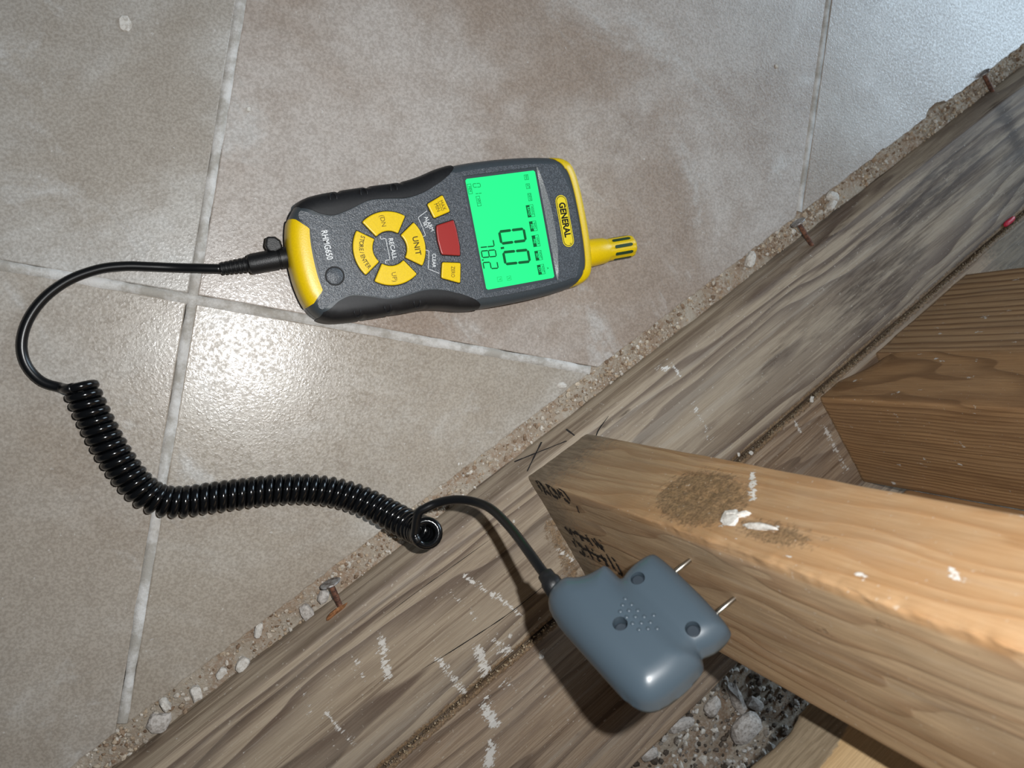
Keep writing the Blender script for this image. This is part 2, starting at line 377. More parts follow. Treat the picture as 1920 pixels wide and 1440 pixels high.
tints = {(-1, 0): (188, 185, 180), (0, 0): (184, 173, 165), (1, 0): (184, 176, 169), (-1, -1): (189, 184, 177), (0, -1): (190, 185, 177), (1, -1): (178, 172, 164), (1, 1): (176, 176, 178), (0, 1): (178, 172, 166), (-1, 1): (176, 172, 166)}
def edge_jitter(poly):
    """roughen the side that was cut along the wall line"""
    out = []
    for a, b in zip(poly, poly[1:]+poly[:1]):
        out.append(a)
        if abs(a@N[:2]-N_TILE) < 1e-6 and abs(b@N[:2]-N_TILE) < 1e-6:
            L = np.linalg.norm(b-a); m = int(L/0.0025)
            for i in range(1, m):
                p = a+(b-a)*i/m; s = p@D[:2]
                j = 0.0007*float(fbm(np.array([[s*220, 1.3, 2.1]]), 1, 3)[0])
                if 0.566 < s < 0.592: j -= 0.0045*math.sin(math.pi*(s-0.566)/0.026)**0.5
                if 0.50 < s < 0.51: j -= 0.001
                out.append(p+N[:2]*j)
    return out
ti = 0
for i in range(-2, 3):
    for j in range(-2, 2):
        c0 = CROSS+GU*(i*TS)+GV*(j*TS); h = GAP/2
        q = [c0+GU*h+GV*h, c0+GU*(TS-h)+GV*h, c0+GU*(TS-h)+GV*(TS-h), c0+GU*h+GV*(TS-h)]
        q = clip(q, N, N_TILE)
        if len(q) < 3: continue
        q = edge_jitter(q)
        cen = sum(q)/len(q)
        t = slab('tile', [p-cen for p in q], -0.0085, 0.0, M['tile'], floor)
        t.location = (cen[0], cen[1], 0); bevel(t, 0.0007, 2)
        rgb = tints.get((i, j), (178, 172, 165)); t.color = s2l(rgb); ti += 1
def grout_line(p0, p1, w0, w1, z=-0.0006, seed=0, over=0.0):
    """one grout joint: a strip with an uneven spread edge"""
    p0 = np.array(p0[:2]); p1 = np.array(p1[:2]); L = np.linalg.norm(p1-p0); m = int(L/0.002); dr = (p1-p0)/L; nr = np.array([-dr[1], dr[0]])
    v = []; f = []
    for i in range(m+1):
        q = p0+(p1-p0)*i/m
        if q@N[:2] > N_TILE-0.001: break
        e = fbm(np.array([[i*0.11, seed, 0.0], [i*0.11, seed+9.0, 0.0]]), 1, 4)
        a = w0*(1+0.16*e[0]); b = w1*(1+0.16*e[1])
        for kx, zz in ((-a, z-0.0012), (-a*0.85, z), (0, z+0.0001), (b*0.85, z), (b, z-0.0012)): v.append((*(q+nr*kx), zz))
    n = len(v)//5
    for i in range(n-1):
        for k2 in range(4): f.append((i*5+k2, (i+1)*5+k2, (i+1)*5+k2+1, i*5+k2+1))
    if n > 1: return fix_normals(pydata('grout_line', v, f, M['grout'], floor))
W_ = GAP*0.56
grout_line(CROSS+GV*0.9, CROSS-GV*0.9, W_, W_, 0.00005, 1)
grout_line(CROSS+GU*TS+GV*0.9, CROSS+GU*TS-GV*0.9, W_*0.9, W_*0.9, 0.00005, 2)
grout_line(CROSS-GU*TS+GV*0.9, CROSS-GU*TS-GV*0.9, W_, W_, 0.0003, 3)
grout_line(CROSS+GU*2*TS+GV*0.9, CROSS+GU*2*TS-GV*0.9, W_, W_, 0.0003, 3)
grout_line(CROSS-GU*0.9, CROSS+GU*1.2, W_*1.15, W_*0.95, 0.00005, 4)
grout_line(CROSS-GU*0.9+GV*TS, CROSS+GU*1.4+GV*TS, W_, W_, 0.0003, 5)
grout_line(CROSS-GU*0.9-GV*TS, CROSS+GU*1.2-GV*TS, W_, W_, 0.0003, 6)

# ------------------------------------------------------------------ rubble
def ico(sub=1):
    bm = bmesh.new(); bmesh.ops.create_icosphere(bm, subdivisions=sub, radius=1.0)
    v = np.array([x.co[:] for x in bm.verts]); f = np.array([[y.index for y in x.verts] for x in bm.faces]); bm.free(); return v, f
ICO1 = ico(1); ICO2 = ico(2); ICO3 = ico(3)
def stones(name, pos, size, tint, parent=None, base=ICO1):
    v0, f0 = base; V = []; Fc = []; T = []
    for i, (p, r) in enumerate(zip(pos, size)):
        q = v0*(1+0.30*RNG.standard_normal((len(v0), 1))*0.6)*np.array([1, RNG.uniform(0.6, 1), RNG.uniform(0.45, 0.8)])*r
        a = RNG.uniform(0, 6.28); c, s = math.cos(a), math.sin(a)
        q = q@np.array([[c, -s, 0], [s, c, 0], [0, 0, 1]]).T + p
        V.append(q); Fc.append(f0+i*len(v0)); T.append(np.repeat(tint[i][None, :], len(v0), 0))
    o = pydata(name, np.concatenate(V), np.concatenate(Fc), M['rubble'], parent, smooth=False)
    set_attr(o, 'tint', np.concatenate(T)); return o
PAL = np.array([s2l(c)[:3] for c in ((204, 191, 172), (188, 171, 150), (168, 146, 124), (214, 208, 198), (196, 186, 172), (142, 120, 100), (184, 165, 142))])
pos, size, tint = [], [], []
for i in range(5200):
    s = RNG.uniform(-0.42, 0.80); n = RNG.uniform(N_TILE+0.0008, N_PLATE-SLOPE-0.0003)
    dens = 0.55+0.45*math.sin(s*31+1.0)+0.3*math.sin(s*67)
    if s < -0.06: dens *= 0.8
    if RNG.random() > 0.35+0.65*max(0, dens): continue
    r = abs(RNG.normal(0.0004, 0.00055))+0.00035
    r = min(r, 0.0024); pos.append(sn(s, n, -0.0050+0.35*r+RNG.uniform(0, 0.0012))); size.append(r); tint.append(PAL[RNG.integers(len(PAL))]*RNG.uniform(0.8, 1.1))
tag(stones('crumbled_mortar', pos, size, tint), 'crumbled tan mortar filling the strip between tiles and front plate', 'rubble', kind='stuff')
pos, size, tint = [], [], []
G2 = np.array([s2l(c)[:3] for c in ((196, 192, 186), (150, 144, 136), (108, 100, 92), (212, 208, 200), (84, 76, 68))])
for i in range(4200):
    s = RNG.uniform(-0.1, 0.40); n = RNG.uniform(0.381, 0.55)
    r = min(abs(RNG.normal(0.0010, 0.0010))+0.0004, 0.0040)
    pos.append(sn(s, n, -0.026+0.4*r+RNG.uniform(0, 0.003))); size.append(r); tint.append(G2[RNG.integers(len(G2))])
tag(stones('plaster_rubble', pos, size, tint), 'grey and white plaster rubble behind the rear plate', 'rubble', kind='stuff')
def chunk(name, loc, dims, label, cat, mat, rotz=0.0, group=None, seed=0, rough=0.22, base=ICO2, flat=1.0):
    v, f = base; p = v.copy()
    p = np.sign(p)*np.abs(p)**(0.72)
    p = p*(1+rough*fbm(v+seed*3.3, 1.6, 3))[:, None]*np.array(dims)/2
    c, s = math.cos(rotz), math.sin(rotz); p = p@np.array([[c, -s, 0], [s, c, 0], [0, 0, 1]]).T
    p[:, 2] -= p[:, 2].min()
    o = pydata(name, p, f, M[mat], smooth=False); o.location = tuple(loc); return tag(o, label, cat, group)
zb = -0.0055
for idx, (u, v, w, l, lab) in enumerate([
    (298, 1355, 0.0125, 0.0125, 'round tan mortar lump in the rubble strip near the bottom left corner'),
    (368, 1298, 0.009, 0.006, 'white mortar pebble just right of the round tan lump'),
    (415, 1260, 0.0075, 0.0045, 'elongated white pebble in the middle of the lower rubble strip'),
    (455, 1245, 0.0090, 0.0070, 'blocky cream pebble against the plate in the lower rubble strip'),
    (310, 1320, 0.0085, 0.0045, 'slim white pebble above the round tan mortar lump'),
    (575, 1148, 0.0100, 0.0075, 'pale tan mortar lump below left of the nearest nail'),
    (484, 1180, 0.0095, 0.0045, 'cream sliver of mortar under the tile edge at lower left'),
    (605, 1118, 0.0080, 0.0060, 'pale mortar lump hugging the tile beside the nearest nail'),
    (1405, 487, 0.0130, 0.0070, 'white mortar flake left of the middle nail'),
    (1560, 370, 0.0110, 0.0075, 'larger white pebble right of the middle nail'),
    (1557, 385, 0.0100, 0.0060, 'smaller white pebble right of the middle nail'),
    (1050, 722, 0.0080, 0.0055, 'cream mortar crumb by the broken tile corner'),
    (860, 870, 0.0060, 0.0045, 'cream mortar crumb on the strip above the coil end'),
    (320, 1395, 0.0085, 0.005, 'flat tan flake of mortar at the very bottom of the strip')]):
    chunk('mortar_pebble', at(u, v, -0.003)*np.array([1, 1, 0])+np.array([0, 0, zb]), (w, l, 0.006), lab, 'pebble', 'chunk' if idx in (0, 5, 7) else 'plaster', RNG.uniform(0, 3), 'larger pebbles in the mortar strip', idx, 0.2)

# ------------------------------------------------------------------ lumber
def seg_mask(x, y, ax, ay, bx, by, w):
    """soft distance mask around a stroke"""
    dx, dy = bx-ax, by-ay; t = np.clip(((x-ax)*dx+(y-ay)*dy)/(dx*dx+dy*dy+1e-12), 0, 1)
    return np.clip(1-np.hypot(x-ax-t*dx, y-ay-t*dy)/w, 0, 1)
def lumber(name, y0, y1, z0, z1, xs, mat, parent=None, rad=0.002, res=0.0025, paint=None, disp=None, axis='X'):
    """sawn board: rounded section swept along its length; paint() returns marks, disp() moves the surface"""
    sec = []
    cs = [((y1-rad, z1-rad), 0), ((y0+rad, z1-rad), 90), ((y0+rad, z0+rad), 180), ((y1-rad, z0+rad), 270)]
    for ci, ((cy, cz), a0) in enumerate(cs):
        for a in (0, 22.5, 45, 67.5, 90):
            t = math.radians(a0+a); sec.append((cy+rad*math.cos(t), cz+rad*math.sin(t)))
        nx = cs[(ci+1) % 4]; t = math.radians(a0+90)
        ex = (nx[0][0]+rad*math.cos(t), nx[0][1]+rad*math.sin(t)); st = sec[-1]; L = math.hypot(ex[0]-st[0], ex[1]-st[1])
        r_ = res if (ci == 0 or ci in (3, 1)) else 0.02
        m = max(1, int(L/r_))
        for i in range(1, m): sec.append((st[0]+(ex[0]-st[0])*i/m, st[1]+(ex[1]-st[1])*i/m))
    sec = np.array(sec); ns = len(sec); nx_ = len(xs)
    V = np.zeros((nx_, ns, 3)); V[:, :, 0] = np.asarray(xs)[:, None]; V[:, :, 1] = sec[None, :, 0]; V[:, :, 2] = sec[None, :, 1]
    V = V.reshape(-1, 3); V0 = V.copy()
    if disp is not None: V = V+disp(V0)
    i = np.arange(nx_-1)[:, None]; j = np.arange(ns)[None, :]; j2 = (j+1) % ns
    Fq = np.stack([i*ns+j, i*ns+j2, (i+1)*ns+j2, (i+1)*ns+j], -1).reshape(-1, 4)
    W = V
    if axis == 'Z':                                # stand it up: x -> z
        W = np.stack([V[:, 1], V[:, 2], V[:, 0]], 1)
    faces = [tuple(q) for q in Fq.tolist()]+[tuple(range(ns)), tuple(range((nx_-1)*ns, nx_*ns))[::-1]]
    o = pydata(name, W, faces, mat, parent)
    fix_normals(o); sharp_angle(o, 50)
    p1, p2 = paint(V0) if paint is not None else (np.zeros((len(V0), 3)), np.zeros((len(V0), 3)))
    set_attr(o, 'paint', p1); set_attr(o, 'paint2', p2)
    return o
def spaced(lo, a, b, hi, fine, coarse):
    return np.concatenate([np.arange(lo, a, coarse), np.arange(a, b, fine), np.arange(b, hi+coarse*0.5, coarse)])
ROT34 = Matrix.Rotation(ANG, 4, 'Z')
# front plate; local x along the wall, local y = -n
def plate1_paint(V):
    s, n, z = V[:, 0], -V[:, 1], V[:, 2]; top = (z > ZP-0.004)
    a = np.zeros((len(V), 3)); b = np.zeros((len(V), 3))
    for (u0, v0, u1, v1, w, g) in [(714, 1195, 728, 1275, .0042, 1.0), (822, 1238, 872, 1300, .0045, .9), (896, 1218, 918, 1275, .006, 1.0), (930, 1200, 955, 1225, .007, .75),
                                   (872, 1080, 930, 1120, .003, .8), (930, 1115, 975, 1152, .003, .75), (610, 1335, 668, 1400, .003, .7), (560, 1290, 590, 1350, .003, .5), (1300, 760, 1330, 820, .005, .5),
                                   (840, 1110, 900, 1165, .003, .5), (660, 1225, 680, 1270, .002, .7), (1245, 660, 1275, 705, .002, .8), (1180, 700, 1260, 690, .003, .6), (1400, 500, 1480, 440, .0, 0),
                                   (1060, 960, 1100, 1070, .004, .9), (1020, 930, 1050, 965, .003, .6), (1045, 1030, 1075, 1050, .003, .7)]:
        if w == 0: continue
        p, q = at(u0, v0, ZP), at(u1, v1, ZP); m = seg_mask(s, n, p@D, p@N, q@D, q@N, w)*g*top
        a[:, 0] = np.maximum(a[:, 0], m)
    for (u0, v0, u1, v1, w, g) in [(1880, 210, 1915, 290, .03, .75), (1800, 300, 1880, 250, .03, .5), (1600, 440, 1760, 340, .014, .5), (1480, 560, 1600, 470, .012, .5), (700, 1180, 640, 1260, .010, .35),
                                   (1130, 800, 1180, 770, .005, .6), (1500, 600, 1580, 540, .012, .5), (1615, 560, 1630, 568, .006, .6), (780, 1330, 880, 1250, .01, .5), (540, 1400, 680, 1300, .012, .4),
                                   (1460, 640, 1560, 570, .010, .55)]:
        p, q = at(u0, v0, ZP), at(u1, v1, ZP); m = seg_mask(s, n, p@D, p@N, q@D, q@N, w)*g*top
        a[:, 1] = np.maximum(a[:, 1], m)
    p = at(1895, 235, ZP); b[:, 0] = 0
    # brown, dirty patch beside the near stud; dark dust along the rear joint
    p, q = at(1035, 985, ZP), at(1080, 1080, ZP); a[:, 2] = 0.62*seg_mask(s, n, p@D, p@N, q@D, q@N, .02)*top
    a[:, 2] = np.maximum(a[:, 2], np.clip(1-np.abs(n-0.2505)/0.005, 0, 1)*0.75*top)
    # dark brown tone growing towards the far end
    a[:, 1] = np.maximum(a[:, 1], np.clip((s-0.15)/0.45, 0, 0.58)*top*(0.75+0.5*fbm(V*np.array([0.25, 1, 1]), 38, 3)))
    return a, b
def plate1_disp(V):
    d = np.zeros_like(V); d[:, 1] = 0.0004*fbm(V*np.array([0.15, 1, 1]), 160, 3); d[:, 2] = 0.00035*fbm(V*np.array([0.1, 1, 1])+5, 190, 3)
    d[:, 1] += SLOPE*np.clip((ZP-V[:, 2])/ZP, 0, 1)*np.clip((V[:, 1]+N_PLATE+0.0020)/0.0018, 0, 1)*(V[:, 2] > -0.02)
    return d
xs1 = spaced(-0.8, -0.27, 0.78, 1.5, 0.0025, 0.02)
plate1 = lumber('bottom_plate', -0.252, -N_PLATE, -0.022, ZP, xs1, M['plate1'], rad=0.0016, res=0.0022, paint=plate1_paint, disp=plate1_disp)
plate1.matrix_world = ROT34
tag(plate1, 'weathered grey front floor plate with plaster smears and nails in its edge', 'board')
# long drying cracks in the plate are thin dark slits
def crack(name, pts, w, parent, z):
    P = resample(crom([p@np.array([D, N]).T for p in pts], 6), 0.002); v = []; f = []
    for i, p in enumerate(P):
        t = P[min(i+1, len(P)-1)]-P[max(i-1, 0)]; t /= np.linalg.norm(t); nr = np.array([-t[1], t[0]])
        ww = w*math.sin(math.pi*(i+0.5)/len(P))**0.5*(1+0.5*float(vnoise(np.array([[i*0.3, w*1e4, 0]]))[0]))
        for sg in (-1, 1): q = p+nr*sg*ww; v.append((q[0], -q[1], z))
    for i in range(len(P)-1): f.append((2*i, 2*i+1, 2*i+3, 2*i+2))
    return fix_normals(pydata(name, v, f, M['gap_shade'], parent))
crack('drying_crack', [at(790, 1255, ZP), at(870, 1205, ZP), at(960, 1145, ZP), at(1040, 1080, ZP)], 0.00028, plate1, ZP+0.0007)
crack('drying_crack', [at(700, 1170, ZP), at(780, 1110, ZP), at(850, 1060, ZP), at(920, 1010, ZP)], 0.00018, plate1, ZP+0.0007)
crack('drying_crack', [at(1085, 850, ZP), at(1112, 825, ZP), at(1122, 805, ZP), at(1140, 780, ZP)], 0.00035, plate1, ZP+0.0007)
# pencil layout marks on the front edge of the plate
def edge_mark(pts, w):
    v = []; f = []
    L2 = resample(np.array([on_plane(u, v_, E_P, E_N) for u, v_ in pts]), 0.0015)
    for i, p in enumerate(L2):
        t = L2[min(i+1, len(L2)-1)]-L2[max(i-1, 0)]; t /= np.linalg.norm(t); nr = np.cross(E_N, t)
        ww = w*(1+0.4*float(vnoise(np.array([[i*0.5, w*1e4, 3.0]]))[0]))
        for sg in (-1, 1): q = p+nr*sg*ww+E_N*0.0007; v.append((q@D, -(q@N), q[2]))
    for i in range(len(L2)-1): f.append((2*i, 2*i+1, 2*i+3, 2*i+2))
    return pydata('pencil_mark', v, f, M['ink'], plate1)
edge_mark([(965, 867), (1020, 845), (1063, 828)], 0.0005)
edge_mark([(1016, 830), (1000, 862), (989, 885)], 0.0005)
edge_mark([(1062, 806), (1078, 818)], 0.0005)

# rear plate
def plate2_paint(V):
    s, n, z = V[:, 0], -V[:, 1], V[:, 2]; top = (z > ZP-0.008)
    a = np.zeros((len(V), 3)); b = np.zeros((len(V), 3))
    for (u0, v0, u1, v1, w, g) in [(912, 1330, 930, 1360, .006, 1.15), (925, 1400, 915, 1440, .006, 1.1), (918, 1310, 918, 1325, .003, .9), (1015, 1225, 1020, 1235, .003, .9), (940, 1290, 955, 1280, .004, .6), (1495, 790, 1505, 810, .003, .9), (1550, 800, 1590, 880, .004, .8), (1030, 1385, 1085, 1340, .004, .4)]:
        p, q = at(u0, v0, ZP), at(u1, v1, ZP); a[:, 0] = np.maximum(a[:, 0], seg_mask(s, n, p@D, p@N, q@D, q@N, w)*g*top)
    p = at(1085, 1380, ZP); a[:, 1] = 0.6*seg_mask(s, n, p@D, p@N, p@D+.001, p@N, .006)
    a[:, 2] = np.maximum(a[:, 2], np.clip(1-np.abs(n-0.2575)/0.004, 0, 1)*0.8*top)
    a[:, 2] = np.maximum(a[:, 2], np.clip(1-np.abs(n-0.380)/0.008, 0, 1)*0.5*top)
    b[:, 1] = np.clip((s-0.50)/0.1, 0, 0.9)*top
    return a, b
plate2 = lumber('bottom_plate', -0.378, -0.2560, -0.022, ZP-0.002, spaced(-0.8, -0.2, 0.70, 1.5, 0.003, 0.02), M['plate2'], rad=0.002, res=0.0025, paint=plate2_paint,
                disp=lambda V: np.stack([0*V[:, 0], 0.0006*fbm(V*np.array([0.3, 1, 1]), 120, 3), 0.0003*fbm(V*np.array([0.1, 1, 1])+5, 190, 3)], 1))
plate2.matrix_world = ROT34
tag(plate2, 'brown rear floor plate with ridged grain running under the far studs', 'board')
# sandy dust packed in the joint of the two plates
pos, size, tint = [], [], []
DU = np.array([s2l(c)[:3] for c in ((176, 158, 130), (150, 132, 106), (190, 174, 150), (120, 102, 82))])
for i in range(1500):
    s = RNG.uniform(-0.16, 0.66); n = RNG.normal(0.2545, 0.0016 if s < 0.12 else 0.0010); r = RNG.uniform(0.0003, 0.0009)
    if 0.13 < s < 0.17: continue
    pos.append(sn(s, n, ZP-0.0008+r*0.3)); size.append(r); tint.append(DU[RNG.integers(4)]*(1.0 if s < 0.2 else 0.55))
tag(stones('joint_dust', pos, size, tint), 'sandy dust packed into the joint between the two floor plates', 'dust', kind='stuff')

# near stud
A2 = math.radians(31.5); DS = np.array([math.cos(A2), math.sin(A2), 0]); NS = np.array([DS[1], -DS[0], 0])
A0 = at(989, 894, ZP)
STUD_W, STUD_D = 0.050, 0.081
def stud1_paint(V):                               # V: x = height above plate, y = across the front, z = 0 front ... -depth
    h, x, y = V[:, 0], V[:, 1], V[:, 2]; front = (y > -0.0035); side = (x < 0.0035)
    a = np.zeros((len(V), 3)); b = np.zeros((len(V), 3))
    # torn brown patch
    hx = (h-0.158)/0.036; xx = (x-0.022+0.12*(h-0.158))/0.021
    a[:, 2] = np.clip(1.35-np.hypot(hx, xx), 0, 1)*front*0.95
    a[:, 2] = np.maximum(a[:, 2], np.clip(1.2-np.hypot((h-0.215)/0.035, (x-0.014)/0.010), 0, 1)*front*0.72)
    # amber old finish on the front face, growing up the stud, and on the worn corner
    b[:, 0] = np.clip((h-0.03)/0.14, 0, 1)*0.95*front
    b[:, 0] = np.maximum(b[:, 0], np.clip(1-x/0.004, 0, 1)*np.clip(1+y/0.004, 0, 1)*np.clip((h-0.16)/0.05, 0, 1))
    for (u0, v0, u1, v1, w, g) in [(1410, 885, 1412, 935, .0030, .9), (1350, 985, 1400, 965, .003, .8), (1395, 985, 1455, 990, .002, .8), (1780, 1070, 1790, 1085, .004, .7), (1900, 950, 1920, 965, .006, .6), (1605, 1075, 1625, 1080, .002, .7), (1470, 1040, 1480, 1045, .002, .7)]:
        p, q = on_plane(u0, v0, A0, NS), on_plane(u1, v1, A0, NS)
        a[:, 0] = np.maximum(a[:, 0], seg_mask(h, x, p[2]-ZP, (p-A0)@DS, q[2]-ZP, (q-A0)@DS, w)*g*front)
    # greenish brown wash on the front above the patch
    a[:, 2] = np.maximum(a[:, 2], front*0.42*np.clip(1-np.abs(x-0.019)/0.012, 0, 1)*np.clip((h-0.17)/0.03, 0, 1)*np.clip((0.30-h)/0.06, 0, 1))
    b[:, 1] = 0.75*np.clip(1-h/0.10, 0, 1)
    # knots on the broad side
    for (u, v, w, g) in [(1535, 1180, .007, .55), (1640, 1165, .004, .6), (1800, 1215, .006, .35)]:
        p = on_plane(u, v, A0, DS); m = seg_mask(h, y, p[2]-ZP, -(p-A0)@NS, p[2]-ZP+.006, -(p-A0)@NS, w)*g*side
        a[:, 1] = np.maximum(a[:, 1], m*0.6); a[:, 2] = np.maximum(a[:, 2], m)
    return a, b
def stud1_disp(V):
    d = np.zeros_like(V); h, x, y = V[:, 0], V[:, 1], V[:, 2]
    d[:, 1] = 0.0003*fbm(V*np.array([0.2, 1, 1]), 110, 3); d[:, 2] = 0.0003*fbm(V*np.array([0.2, 1, 1])+4, 110, 3)
    front = np.clip((y+0.004)/0.004, 0, 1); patch = np.clip(1.3-np.hypot((h-0.158)/0.036, (x-0.022)/0.021), 0, 1)
    d[:, 2] += front*patch*0.0009*(fbm(V, 420, 3)-0.6)
    ed = np.clip(1-x/0.006, 0, 1)*np.clip(1+y/0.006, 0, 1)*np.clip((h-0.14)/0.03, 0, 1)   # splintered corner
    amp = 0.0009*np.abs(fbm(V*np.array([0.5, 0, 0]), 60, 2))+0.0009*np.abs(fbm(V*np.array([0.5, 1, 1]), 420, 3))
    d[:, 1] += ed*amp; d[:, 2] -= ed*amp
    return d
hs = np.concatenate([np.arange(0, 0.36, 0.0020), np.arange(0.36, 2.41, 0.05)])
stud1 = lumber('wall_stud', 0.0, STUD_W, -STUD_D, 0.0, hs, M['stud1'], rad=0.0012, res=0.0020, paint=stud1_paint, disp=stud1_disp, axis='Z')
stud1.matrix_world = Matrix.Translation(Vector(A0)) @ Matrix.Rotation(A2, 4, 'Z')
tag(stud1, 'near pine wall stud with amber face, torn brown patch and ink stamp', 'stud')
def residue(u, v, w, l, seed, rot=0.0):
    p = on_plane(u, v, A0, NS); vv, f = ICO2; q = vv*(1+0.5*fbm(vv+seed, 1.7, 3))[:, None]*np.array([w/2, 0.0014, l/2])
    c, s = math.cos(rot), math.sin(rot); q = np.stack([q[:, 0]*c-q[:, 2]*s, q[:, 1], q[:, 0]*s+q[:, 2]*c], 1)
    o = pydata('plaster_residue', q, f, M['plaster'], stud1, smooth=False); o.location = ((p-A0)@DS, 0.0004, p[2]-ZP); return o
residue(1370, 972, 0.0075, 0.011, 1, 0.5); residue(1385, 968, 0.0035, 0.013, 5, -0.5); residue(1425, 990, 0.0030, 0.017, 3, -0.15)
# smudged ink stamp: strokes and loops, no readable letters left
def stamp(strokes, w=0.00055):
    v = []; f = []
    for st in strokes:
        P = resample(crom([np.array(p, float) for p in st], 6), 0.0008); b = len(v)
        for i, p in enumerate(P):
            t = P[min(i+1, len(P)-1)]-P[max(i-1, 0)]; t /= np.linalg.norm(t); nr = np.array([-t[1], t[0]])
            ww = w*(1.15+1.0*float(vnoise(np.array([[i*0.6+b, 1.7, 3.0]]))[0]))
            for sg in (-1, 1): q = p+nr*sg*ww; v.append((-0.00045, -q[0], q[1]))
        for i in range(len(P)-1):
            if vnoise(np.array([[i*0.45+b*0.3, 4.7, 1.0]]))[0] > -0.35: f.append((b+2*i, b+2*i+1, b+2*i+3, b+2*i+2))
    return pydata('ink_stamp', v, f, M['ink'], stud1)
def smudged_row(n0, n1, z0, z1, count, rng):
    L = []
    for i in range(count):
        c = z0+(z1-z0)*(i+0.5)/count; w = (z1-z0)/count*0.42; k_ = rng.integers(3)
        j = lambda a: a+rng.normal(0, 0.0007)
        if k_ == 0: L.append([(j(n0), j(c-w)), (j(n1), j(c))]); L.append([(j(n1), j(c)), (j(n0), j(c+w))])
        elif k_ == 1: L.append([(j(n0), j(c-w)), (j(n1), j(c-w*0.8)), (j(n1), j(c+w)), (j(n0), j(c+w*0.7)), (j(n0), j(c-w))])
        else: L.append([(j(n0), j(c-w)), (j(n1), j(c-w*0.6))]); L.append([(j((n0+n1)/2), j(c-w)), (j((n0+n1)/2), j(c+w)), (j(n1), j(c+w*1.2))])
    return L
RS = np.random.default_rng(12)
stamp(smudged_row(0.0012, 0.0085, 0.012, 0.055, 5, RS), 0.0010); stamp([[(0.011, 0.057), (0.0125, 0.0605)]], 0.0016)
stamp(smudged_row(0.033, 0.0405, 0.016, 0.067, 5, RS), 0.0010)
stamp(smudged_row(0.0445, 0.0545, 0.017, 0.072, 6, RS), 0.0009)

# far pair of studs
S2 = at(1540, 746, ZP); s2, n2 = S2@D, S2@N
def far_paint(seed):
    def f(V):
        a = np.zeros((len(V), 3)); b = np.zeros((len(V), 3)); h, x, y = V[:, 0], V[:, 1], V[:, 2]
        r = np.random.default_rng(seed)
        for i in range(16):
            hh, xx = r.uniform(0.0, 0.16), r.uniform(0, 0.1); L = r.uniform(0.001, 0.005)
            a[:, 0] = np.maximum(a[:, 0], seg_mask(h, np.where(x < 0.003, -y, x), hh, xx, hh+L, xx+L*0.4, r.uniform(0.0012, 0.003))*r.uniform(0.7, 1.0))
        a[:, 2] = 0.7*np.clip(1-h/0.006, 0, 1)
        return a, b
    return f
hs2 = np.concatenate([np.arange(0, 0.28, 0.003), np.arange(0.28, 2.41, 0.05)])
stud2 = lumber('wall_stud', 0.0, 0.0630, -0.080, 0.0, hs2, M['stud2'], rad=0.0018, res=0.003, paint=far_paint(3), axis='Z',
               disp=lambda V: np.stack([0*V[:, 0], 0*V[:, 0], -0.010*np.clip(1-V[:, 0]/0.03, 0, 1)**2*np.clip((V[:, 1]-0.02)/0.04, 0, 1)*(V[:, 2] > -0.02)], 1)+0.0003*np.stack([0*V[:, 0], fbm(V*np.array([.2, 1, 1]), 120, 2), fbm(V*np.array([.2, 1, 1])+7, 120, 2)], 1))
stud2.matrix_world = Matrix.Translation(Vector(sn(s2, n2, ZP-0.002))) @ ROT34
tag(stud2, 'reddish brown far stud with fine grained dark side and chipped foot', 'stud')
stud3 = lumber('wall_stud', 0.0, 0.118, -0.040, 0.0, hs2, M['stud3'], rad=0.0018, res=0.003, paint=far_paint(8), axis='Z',
               disp=lambda V: 0.0003*np.stack([0*V[:, 0], fbm(V*np.array([.2, 1, 1]), 120, 2), fbm(V*np.array([.2, 1, 1])+7, 120, 2)], 1))
stud3.matrix_world = Matrix.Translation(Vector(sn(s2+0.0642, n2+0.003, ZP-0.002))) @ ROT34
tag(stud3, 'broad far stud with straight dark grain lines near the upper right edge', 'stud')
cleat = lumber('wood_cleat', 0.0, 0.016, -0.035, 0.0, np.concatenate([np.arange(0, 0.2, 0.004), np.arange(0.2, 2.0, 0.05)]), M['stud2'], rad=0.0015, res=0.003, paint=far_paint(11), axis='Z')
cleat.matrix_world = Matrix.Translation(Vector(sn(s2-0.0165, 0.3375, 0.054))) @ ROT34
tag(cleat, 'thin wooden cleat fixed to the side of the reddish brown far stud', 'board')
# sheathing behind the wall
def panel_paint(V):
    a = np.zeros((len(V), 3)); b = np.zeros((len(V), 3)); h = V[:, 2]
    b[:, 1] = np.clip((0.191-h+0.003*np.sin(V[:, 0]*70))/0.010, 0, 1)*1.4
    for (u, v) in [(1634, 1393), (1635, 1404)]:
        p = on_plane(u, v, N*0.300, N); a[:, 1] = np.maximum(a[:, 1], 0.6*seg_mask(h, V[:, 0], p[2], p@D, p[2]+0.0005, p@D, .0022))
    return a, b
panel = lumber('wall_rear', -0.5, 1.3, -0.012, 0.0, np.concatenate([np.arange(0, 0.2, 0.01), np.arange(0.2, 2.41, 0.1)]), M['stud2'], rad=0.001, res=0.01, axis='Z')
panel.matrix_world = Matrix.Translation(Vector(sn(0, 0.58, -0.028))) @ ROT34
tag(panel, 'brown sheathing board far behind the wall framing', 'wall', kind='structure')
